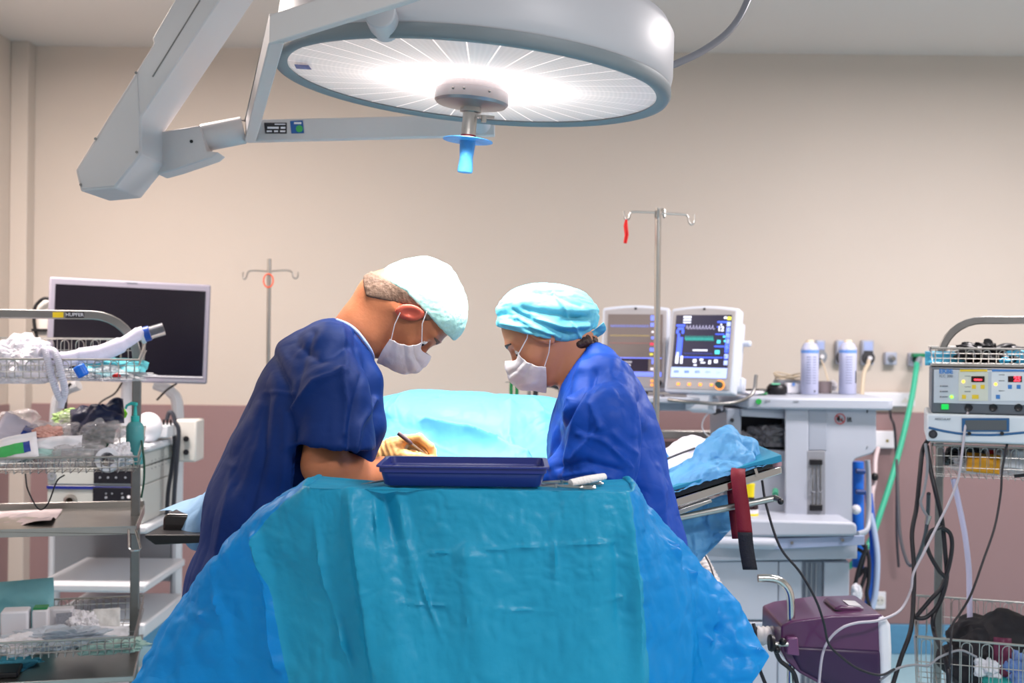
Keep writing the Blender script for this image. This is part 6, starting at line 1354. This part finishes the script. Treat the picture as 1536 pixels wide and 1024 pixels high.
# upper shelf carrying the top basket, shelf under the units
wire_basket(rt_, rx0+.0, rx1, QD+.05, QB, zE1+.012, PZ(522, QD+.05, 1400), PZ(520, QB, 1400), 26, 8)
wire_basket(rt_, rx0+.006, rx1, QD-.01, QB, PZ(716, QD, 1410), PZ(667, QD, 1410), PZ(667, QD, 1410), 28, 7, r=.0009)
MB().bb(rx0, rx1, QD, QB, zA0-.008, zA0-.004).build('shelf', M_steel, rt_)
MB().bb(rx0, rx1, QD+.0, QB, zE1+.004, zE1+.010).build('shelf', M_steel, rt_)
# electrosurgical generator
M_esu = mat('generator_front', '#c3cad2', .4, noise=(4, .03)); M_esud = mat('generator_dark', '#5d646d', .4, noise=(4, .05))
e = thing('electrosurgery_unit', 'grey electrosurgical generator with red digits on the right trolley', 'electrosurgical unit', (rx0+.2, 3.5, zE0))
ex0 = PX(1398, 3.42); ex1 = ex0+.41; F_ = 3.42
MB().bb(ex0, ex1, F_, F_+.34, zE0, zE1).build('casing', M_esud, e, bevel=.004)
zp = PZ(604, F_, 1400)
MB().bb(ex0+.006, ex1-.006, F_-.003, F_, zp, zE1-.006).build('front_panel', M_esu, e, bevel=.001)
def rect(q, m, nm, par, d=F_-.0045, lab=None): return MB().prism([P(q[0], q[1], d), P(q[2], q[1], d), P(q[2], q[3], d), P(q[0], q[3], d)], (0, .0015, 0)).build(nm, m, par, label=lab)
M_yel = mat('panel_yellow', '#e8c832', .5, noise=None); M_pb = mat('panel_blue', '#3f7fc4', .5, noise=None); M_pnl = mat('panel_pale', '#d9dfe4', .45, noise=None)
rect((1438, 557, 1482, 601), mat('panel_cream', '#d3d6c8', .45, noise=None), 'cut_section', e); rect((1487, 557, 1560, 601), M_pnl, 'coag_section', e); rect((1440, 554, 1481, 558), M_yel, 'header_strip', e); rect((1488, 554, 1556, 558), M_pb, 'header_strip', e)
text('lettering', 'ERBE', .017, M_pb, e, P(1419, 557, F_-.004), bold=.0006); text('lettering', 'ICC 300', .0105, mat('panel_text', '#6d7682', .5, noise=None), e, P(1419, 564, F_-.004))
rect((1457, 564, 1477, 573), mat('display_black', '#2a0d10', .3, noise=None), 'digit_window', e, F_-.0055); rect((1512, 564, 1533, 573), mat('display_black', '#2a0d10'), 'digit_window', e, F_-.0055)
M_led = mat('led_red', '#ff2a3a', .4, noise=None, emis=('#ff3040', 3.)); M_ledo = mat('led_amber', '#ffb12e', .4, noise=None, emis=('#ffb535', 3.)); M_ledg = mat('led_green', '#8dff3a', .4, noise=None, emis=('#7dff30', 2.5))
text('reading', '---', .020, M_led, e, P(1467, 568.5, F_-.007), bold=.0012); text('reading', '25', .018, M_led, e, P(1526, 568.5, F_-.007), bold=.0008)
for (x, y, m_) in ((1445, 572, M_ledo), (1493.5, 576, M_ledo), (1427.5, 595, M_ledg)): MB().sphere(P(x, y, F_-.004), .0042, 10, 8).build('lamp', m_, e)
for q in ((1458, 577, 1464, 583), (1471, 577, 1477, 583), (1443, 592, 1449, 598), (1458, 592, 1468, 598)): rect(q, M_yel, 'yellow_key', e, F_-.0055)
for q in ((1512, 577, 1518, 583), (1525, 577, 1531, 583), (1494, 592, 1500, 598)): rect(q, M_pb, 'blue_key', e, F_-.0055)
for (x0_, y0_) in ((1413, 579), (1413, 587), (1413, 595), (1447, 564), (1447, 580), (1447, 587), (1498, 562), (1498, 571), (1498, 586)): rect((x0_, y0_-.7, x0_+9, y0_+.7), mat('panel_text', '#6d7682'), 'panel_caption', e)
for y in (579, 587, 595): MB().cyl(P(1411, y, F_-.005), P(1411, y, F_-.002), .002).build('indicator', M_dsteel, e)
MB().prism([P(1412, 606, F_-.006), P(1423, 606, F_-.006), P(1423, 614, F_-.006), P(1412, 614, F_-.006)], (0, .008, 0)).build('power_switch', mat('switch_green', '#17b34a', .3, emis=('#18c850', .6), noise=None), e, bevel=.001, label='green power switch')
for x in (1453, 1490, 1528): MB().lathe([(0, .004), (.006, .004), (.010, .006), (.011, 0), (0, 0)], P(x, 611, F_), 24, rot('X', 90).to_3x3()).build('jack', M_black, e)
# lower unit
a_ = thing('insufflator', 'white unit with dark display and blue curved stripe below the generator', 'medical device', (rx0+.2, 3.5, zA0))
ax0 = PX(1391, 3.40); zA1 = zE0-.001
MB().bb(ax0, ax0+.46, 3.40, 3.78, zA0, zA1).build('casing', mat('unit_white', '#d6dde4', .38, noise=(4, .03)), a_, bevel=.006)
rect((1443, 627, 1514, 647), mat('frame_blue', '#2c5f8f', .4, noise=None), 'display_frame', a_, 3.396); rect((1448, 630, 1510, 645), mat('display_grey', '#595e63', .25, noise=None), 'display', a_, 3.3945)
MB().tube(catmull([P(1393, 641, 3.399), P(1420, 647, 3.399), P(1450, 651, 3.399), P(1490, 652, 3.399), P(1530, 649, 3.399), P(1570, 645, 3.399)], 6), .0035, 8, flat=.35, up=(0, 1, 0)).build('curved_stripe', mat('frame_blue', '#2c5f8f'), a_)
text('lettering', 'AESCULAP', .009, mat('panel_text', '#6d7682'), a_, P(1414, 628.5, 3.3985))
MB().lathe([(0, .006), (.007, .006), (.008, .003), (.0115, .004), (.012, 0), (0, 0)], P(1399.5, 651, 3.40), 24, rot('X', 90).to_3x3()).build('round_socket', M_dark, a_)
for x in (1454, 1503): MB().cyl(P(x, 650, 3.392), P(x, 650, 3.40), .005).build('button', M_ink, a_)
# contents of the top basket
pouch('blue_packet', 'light blue packet standing at the left of the right trolley top basket', 'packet', P(1432, 538, 3.66), .17, .045, R3(78), mat('sky_packet', '#4fb6dc', .45, bump=(40, .5, .005)), .012, 81, .006)
pouch('blue_packet', 'light blue packet at the right edge of the right trolley top basket', 'packet', P(1530, 536, 3.62), .09, .045, R3(70, 20), mat('sky_packet', '#4fb6dc'), .012, 82, .008)
heap('black_cable_bundle', 'black plug and cable bundle in the right trolley top basket', 'cable bundle', P(1482, 535, 3.66), (.075, .05, .034), M_black, 83, .9)
MB().tube(catmull([P(1458, 523, 3.62), P(1470, 530, 3.6), P(1490, 540, 3.6), P(1515, 541, 3.6)], 8), .008).build('black_lead', M_rubber, None, label='thick black lead across the front of the right trolley top basket', cat='cable')
heap('cyan_plug', 'small cyan plug in the right trolley top basket', 'plug', P(1507, 541, 3.56), (.012, .012, .010), mat('cyan_plastic', '#2fc0f0', .4), 84, .4)
# contents of the middle basket
heap('clear_bag', 'clear bag with amber content in the wire basket under the white unit', 'plastic bag', P(1485, 700, 3.62), (.10, .07, .026), M_film, 85, .5)
pouch('amber_packet', 'amber orange packet inside the clear bag of the middle wire basket', 'packet', P(1475, 694, 3.50), .09, .06, R3(60, 4), mat('amber', '#e8a020', .4), .018, 86, .006)
pouch('white_packet', 'white packet with red corner in the middle wire basket', 'packet', P(1508, 686, 3.53), .11, .06, R3(60, 4), M_paper, .010, 87, .006, [(-.9, -.5, -.8, .6, M_red)])
heap('black_case', 'black case behind the amber packet in the middle wire basket', 'case', P(1450, 686, 3.72), (.07, .05, .036), M_black, 88, .3)
MB().tube([P(1521, 714, 3.42), P(1560, 710, 3.42)], .005).build('black_rod', M_black, None, label='short black rod along the bottom of the middle wire basket', cat='rod')
# lower baskets
zlo = .50
wire_basket(rt_, PX(1380, 3.18), PX(1380, 3.18)+.60, 3.18, QB-.05, zlo-.02, PZ(957, 3.18, 1400), PZ(897, QB-.05, 1440), 24, 10)
heap('black_bag', 'large black bag lying in the big lower wire basket', 'bag', P(1505, 992, 3.45), (.16, .15, .13), mat('black_fabric', '#15141c', .7, noise=(30, .3)), 91, .18)
pouch('maroon_packet', 'maroon packet in front of the black bag', 'packet', P(1504, 985, 3.24), .045, .10, R3(80), mat('maroon', '#5c1a3a', .5), .006, 92, .004)
heap('white_plug', 'pale plug block at the bottom of the lower wire basket', 'plug', P(1483, 1003, 3.24), (.035, .02, .025), M_wplastic, 93, .5)
heap('teal_ring', 'teal plastic dish at the bottom edge of the lower wire basket', 'dish', P(1496, 1022, 3.23), (.04, .03, .012), mat('teal_dish', '#2aa39a', .4), 94, .1)
heap('blue_cloth', 'grey blue cloth at the lower right corner in the wire basket', 'cloth', P(1525, 1012, 3.26), (.05, .04, .05), mat('dusty_blue', '#6a87c0', .6), 95, .4)
P, PX, PZ = P_world, PX_world, PZ_world
turn_new(_seen, QPIV, -18)
# cables of the right trolley
g = 'black cables around the right trolley post'
hose('black_cable', 'black cable hanging furthest left beside the right trolley', [(1392, 660, 3.5), (1384, 675, 3.48), (1380, 710, 3.46), (1375, 760, 3.45), (1368, 800, 3.44), (1371, 850, 3.42), (1370, 900, 3.40), (1366, 945, 3.38), (1352, 985, 3.36), (1338, 1030, 3.34)], .0065, M_cable, g)
hose('black_cable', 'black cable twisted round the right trolley post', [(1390, 668, 3.46), (1396, 705, 3.44), (1404, 740, 3.42), (1413, 780, 3.42), (1418, 830, 3.42), (1420, 865, 3.42), (1413, 895, 3.42), (1400, 925, 3.40), (1402, 950, 3.38), (1415, 980, 3.2), (1422, 1005, 3.15), (1423, 1030, 3.15)], .0065, M_cable, g)
hose('black_cable', 'black cable making a large loop right of the trolley post', [(1412, 790, 3.40), (1425, 800, 3.40), (1428, 820, 3.40), (1423, 850, 3.40), (1412, 880, 3.40), (1395, 900, 3.40), (1378, 920, 3.40), (1374, 926, 3.40), (1390, 925, 3.40), (1408, 905, 3.40), (1418, 870, 3.40), (1408, 855, 3.40), (1394, 830, 3.40), (1390, 812, 3.40), (1396, 797, 3.40), (1412, 790, 3.40)], .006, M_cable, g)
hose('grey_cable', 'grey cable ending in a round plug beside the trolley post', [(1388, 665, 3.42), (1391, 700, 3.42), (1386, 735, 3.42), (1381, 752, 3.42), (1386, 766, 3.42), (1391, 774, 3.42)], .004, mat('grey_lead', '#8b8b91', .4))
MB().cyl(P(1393, 773, 3.42), P(1390, 786, 3.42), .009, .0075).build('round_plug', M_steel, None, label='round metal plug hanging beside the trolley post', cat='plug')
hose('slate_cable', 'dark grey cable in a wide U left of the right trolley', [(1345, 690, 5.0), (1347, 740, 4.6), (1350, 800, 4.2), (1358, 835, 4.0), (1366, 848, 3.9), (1376, 838, 3.8), (1386, 810, 3.7), (1391, 780, 3.6), (1393, 740, 3.5)], .006, mat('slate_cable', '#34363f'))
hose('pale_cable', 'pale grey cable sweeping from the generator down over the purple machine', [(1453, 611, 3.40), (1448, 640, 3.37), (1443, 680, 3.36), (1438, 715, 3.36), (1425, 750, 3.36), (1405, 790, 3.35), (1385, 830, 3.33), (1370, 860, 3.30), (1366, 885, 3.28), (1350, 915, 3.15), (1318, 930, 3.10), (1285, 934, 3.09), (1262, 942, 3.08), (1243, 960, 3.08), (1233, 985, 3.07), (1228, 1030, 3.06)], .0036, mat('pale_cable', '#b9b3bd', .4))
hose('thin_dark_cable', 'thin dark cable from the generator down into the lower wire basket', [(1528, 611, 3.40), (1515, 650, 3.37), (1504, 700, 3.36), (1501, 740, 3.35), (1492, 790, 3.33), (1475, 840, 3.3), (1457, 890, 3.25), (1440, 920, 3.2), (1430, 935, 3.16), (1426, 965, 3.14), (1424, 1000, 3.14)], .0032, M_cable)
hose('white_tube', 'flat white tube hanging from the middle basket to the lower basket', [(1430, 718, 3.46), (1437, 750, 3.46), (1447, 800, 3.46), (1453, 850, 3.46), (1454, 890, 3.46), (1455, 930, 3.46)], .008, mat('lilac_white_tube', '#c3bfdc', .4), cat='tube')
hose('grey_cable', 'grey cable from the purple machine to the lower wire basket', [(1320, 1020, 3.1), (1345, 1003, 3.1), (1370, 997, 3.12), (1392, 998, 3.14), (1410, 985, 3.15), (1440, 975, 3.16), (1465, 985, 3.16)], .0032, mat('grey_lead', '#8b8b91'))
# ================================================================ purple machine on its pole and what hangs round it
M_pur = mat('purple_plastic', '#5a2c55', .28, noise=(4, .05), coat=.3); M_pur2 = mat('dark_purple_plastic', '#3a2046', .35)
VD = 3.15
v = thing('warming_unit', 'glossy purple machine with white end cap clamped on a steel pole', 'patient warming unit', P(1255, 1030, VD+.1))
side = [(1172, 938), (1190, 931), (1250, 923), (1322, 921), (1326, 926), (1324, 1030), (1255, 1040), (1200, 1010), (1180, 992), (1171, 975)]
MB().prism([P(x, y, VD) for x, y in side], (0, .24, 0)).build('body_shell', M_pur, v, bevel=.018, seg=4)
MB().prism([P(x, y, VD-.006) for x, y in ((1180, 968), (1323, 975), (1323, 1030), (1258, 1038), (1200, 1006))], (0, .25, 0)).build('lower_shell', M_pur2, v, bevel=.012, seg=3)
MB().prism([P(x, y, VD+.05) for x, y in ((1250, 930), (1252, 912), (1262, 908), (1290, 911), (1321, 930), (1321, 938), (1270, 932))], (0, .12, 0)).build('carry_grip', M_pur, v, bevel=.006, seg=3)
MB().prism([P(x, y, VD+.045) for x, y in ((1252, 914), (1271, 918), (1271, 928), (1252, 924))], (0, .10, 0)).build('grip_opening', M_black, v)
MB().prism([P(x, y, VD+.06) for x, y in ((1273, 907), (1292, 908), (1296, 912), (1276, 911))], (0, .06, 0)).build('top_label', M_paper, v)
MB().prism([P(x, y, VD-.008) for x, y in ((1318, 924), (1330, 926), (1337, 938), (1339, 975), (1338, 1030), (1322, 1035))], (0, .27, 0)).build('end_cap', M_wplastic, v, bevel=.012, seg=3, label='white end cap')
MB().prism([P(x, y, VD-.02) for x, y in ((1181, 957), (1197, 956), (1200, 984), (1180, 982))], (0, .05, 0)).build('clamp_block', mat('mauve_plastic', '#7a4a74', .35), v, bevel=.004)
MB().cyl(P(1182, 966, VD-.03), P(1162, 966, VD-.03), .006).build('clamp_screw', M_steel, v)
MB().lathe([(0, 0), (.020, 0), (.023, .006), (.020, .014), (0, .016)], P(1153, 964, VD-.03), 20, rot('Y', 90).to_3x3()).build('clamp_knob', M_black, v, label='black clamp knob')
MB().sphere(P(1174, 962, VD-.04), .010, 12, 8).build('clamp_joint', M_black, v); MB().sphere(P(1165, 974, VD-.035), .010, 12, 8).build('clamp_joint', M_black, v)
bp_ = thing('bent_pole', 'chromed pole bent over at the top behind the purple machine', 'pole', P(1187, 1050, VD+.03))
xb = PX(1187, VD+.03, 900); zb_ = P(1187, 900, VD+.03).z
MB().tube(catmull([P(1137, 867, VD+.03), P(1155, 867, VD+.03), P(1170, 871, VD+.03), P(1181, 882, VD+.03), P(1186, 898, VD+.03), P(1187, 930, VD+.03)], 8)+[Vector((P(1187, 930, VD+.03).x, VD+.03, .05))], .0105, 16).build('pole_tube', M_chrome, bp_)
for k in range(5):
    a = 2*math.pi*k/5+.5; e2 = (P(1187, 930, VD+.03).x+.24*math.cos(a), VD+.03+.24*math.sin(a), .05)
    MB().tube([(P(1187, 930, VD+.03).x, VD+.03, .08), e2], .012, 10).build('foot', M_dsteel, bp_); MB().sphere((e2[0], e2[1], .025), .025, 12, 8).build('caster', M_rubber, bp_)
corr([P(1035, 810, 3.5), P(1052, 845, 3.42), P(1068, 875, 3.36), P(1090, 915, 3.3), P(1112, 945, 3.26), P(1140, 953, 3.24), P(1178, 952, 3.26)], .024, 'warm_air_hose', 'thick white corrugated hose from the table to the purple machine', mat('white_hose', '#d9d3d2', .45), pitch=.014, depth=.0022, seg=20)
hose('thin_dark_cable', 'thin dark cable from the raised table section down past the bent pole', [(1143, 720, 3.03), (1150, 760, 3.02), (1170, 820, 3.0), (1200, 858, 3.0), (1224, 900, 3.0), (1236, 935, 3.02), (1243, 965, 3.05), (1262, 985, 3.06), (1288, 1003, 3.07), (1320, 1012, 3.08), (1342, 1003, 3.09)], .0032, M_cable)
hose('thin_dark_cable', 'thin dark cable running along the white corrugated hose', [(1056, 830, 3.38), (1066, 850, 3.33), (1074, 880, 3.29), (1076, 900, 3.28)], .0025, M_cable)
hose('black_cable', 'black cable looping over the white hose left of the clamp knob', [(1130, 935, 3.19), (1133, 950, 3.18), (1133, 980, 3.2), (1138, 1000, 3.2), (1150, 1030, 3.2)], .005, M_cable)
hose('black_cable', 'black cable hanging left of the bent pole at the bottom', [(1133, 940, 3.23), (1134, 975, 3.23), (1128, 1000, 3.23), (1125, 1035, 3.22)], .005, M_cable)
hose('black_cable', 'black cable curving from the clamp to under the purple machine', [(1163, 975, 3.13), (1170, 990, 3.15), (1182, 1000, 3.15), (1192, 1012, 3.16), (1198, 1040, 3.17)], .006, M_cable)
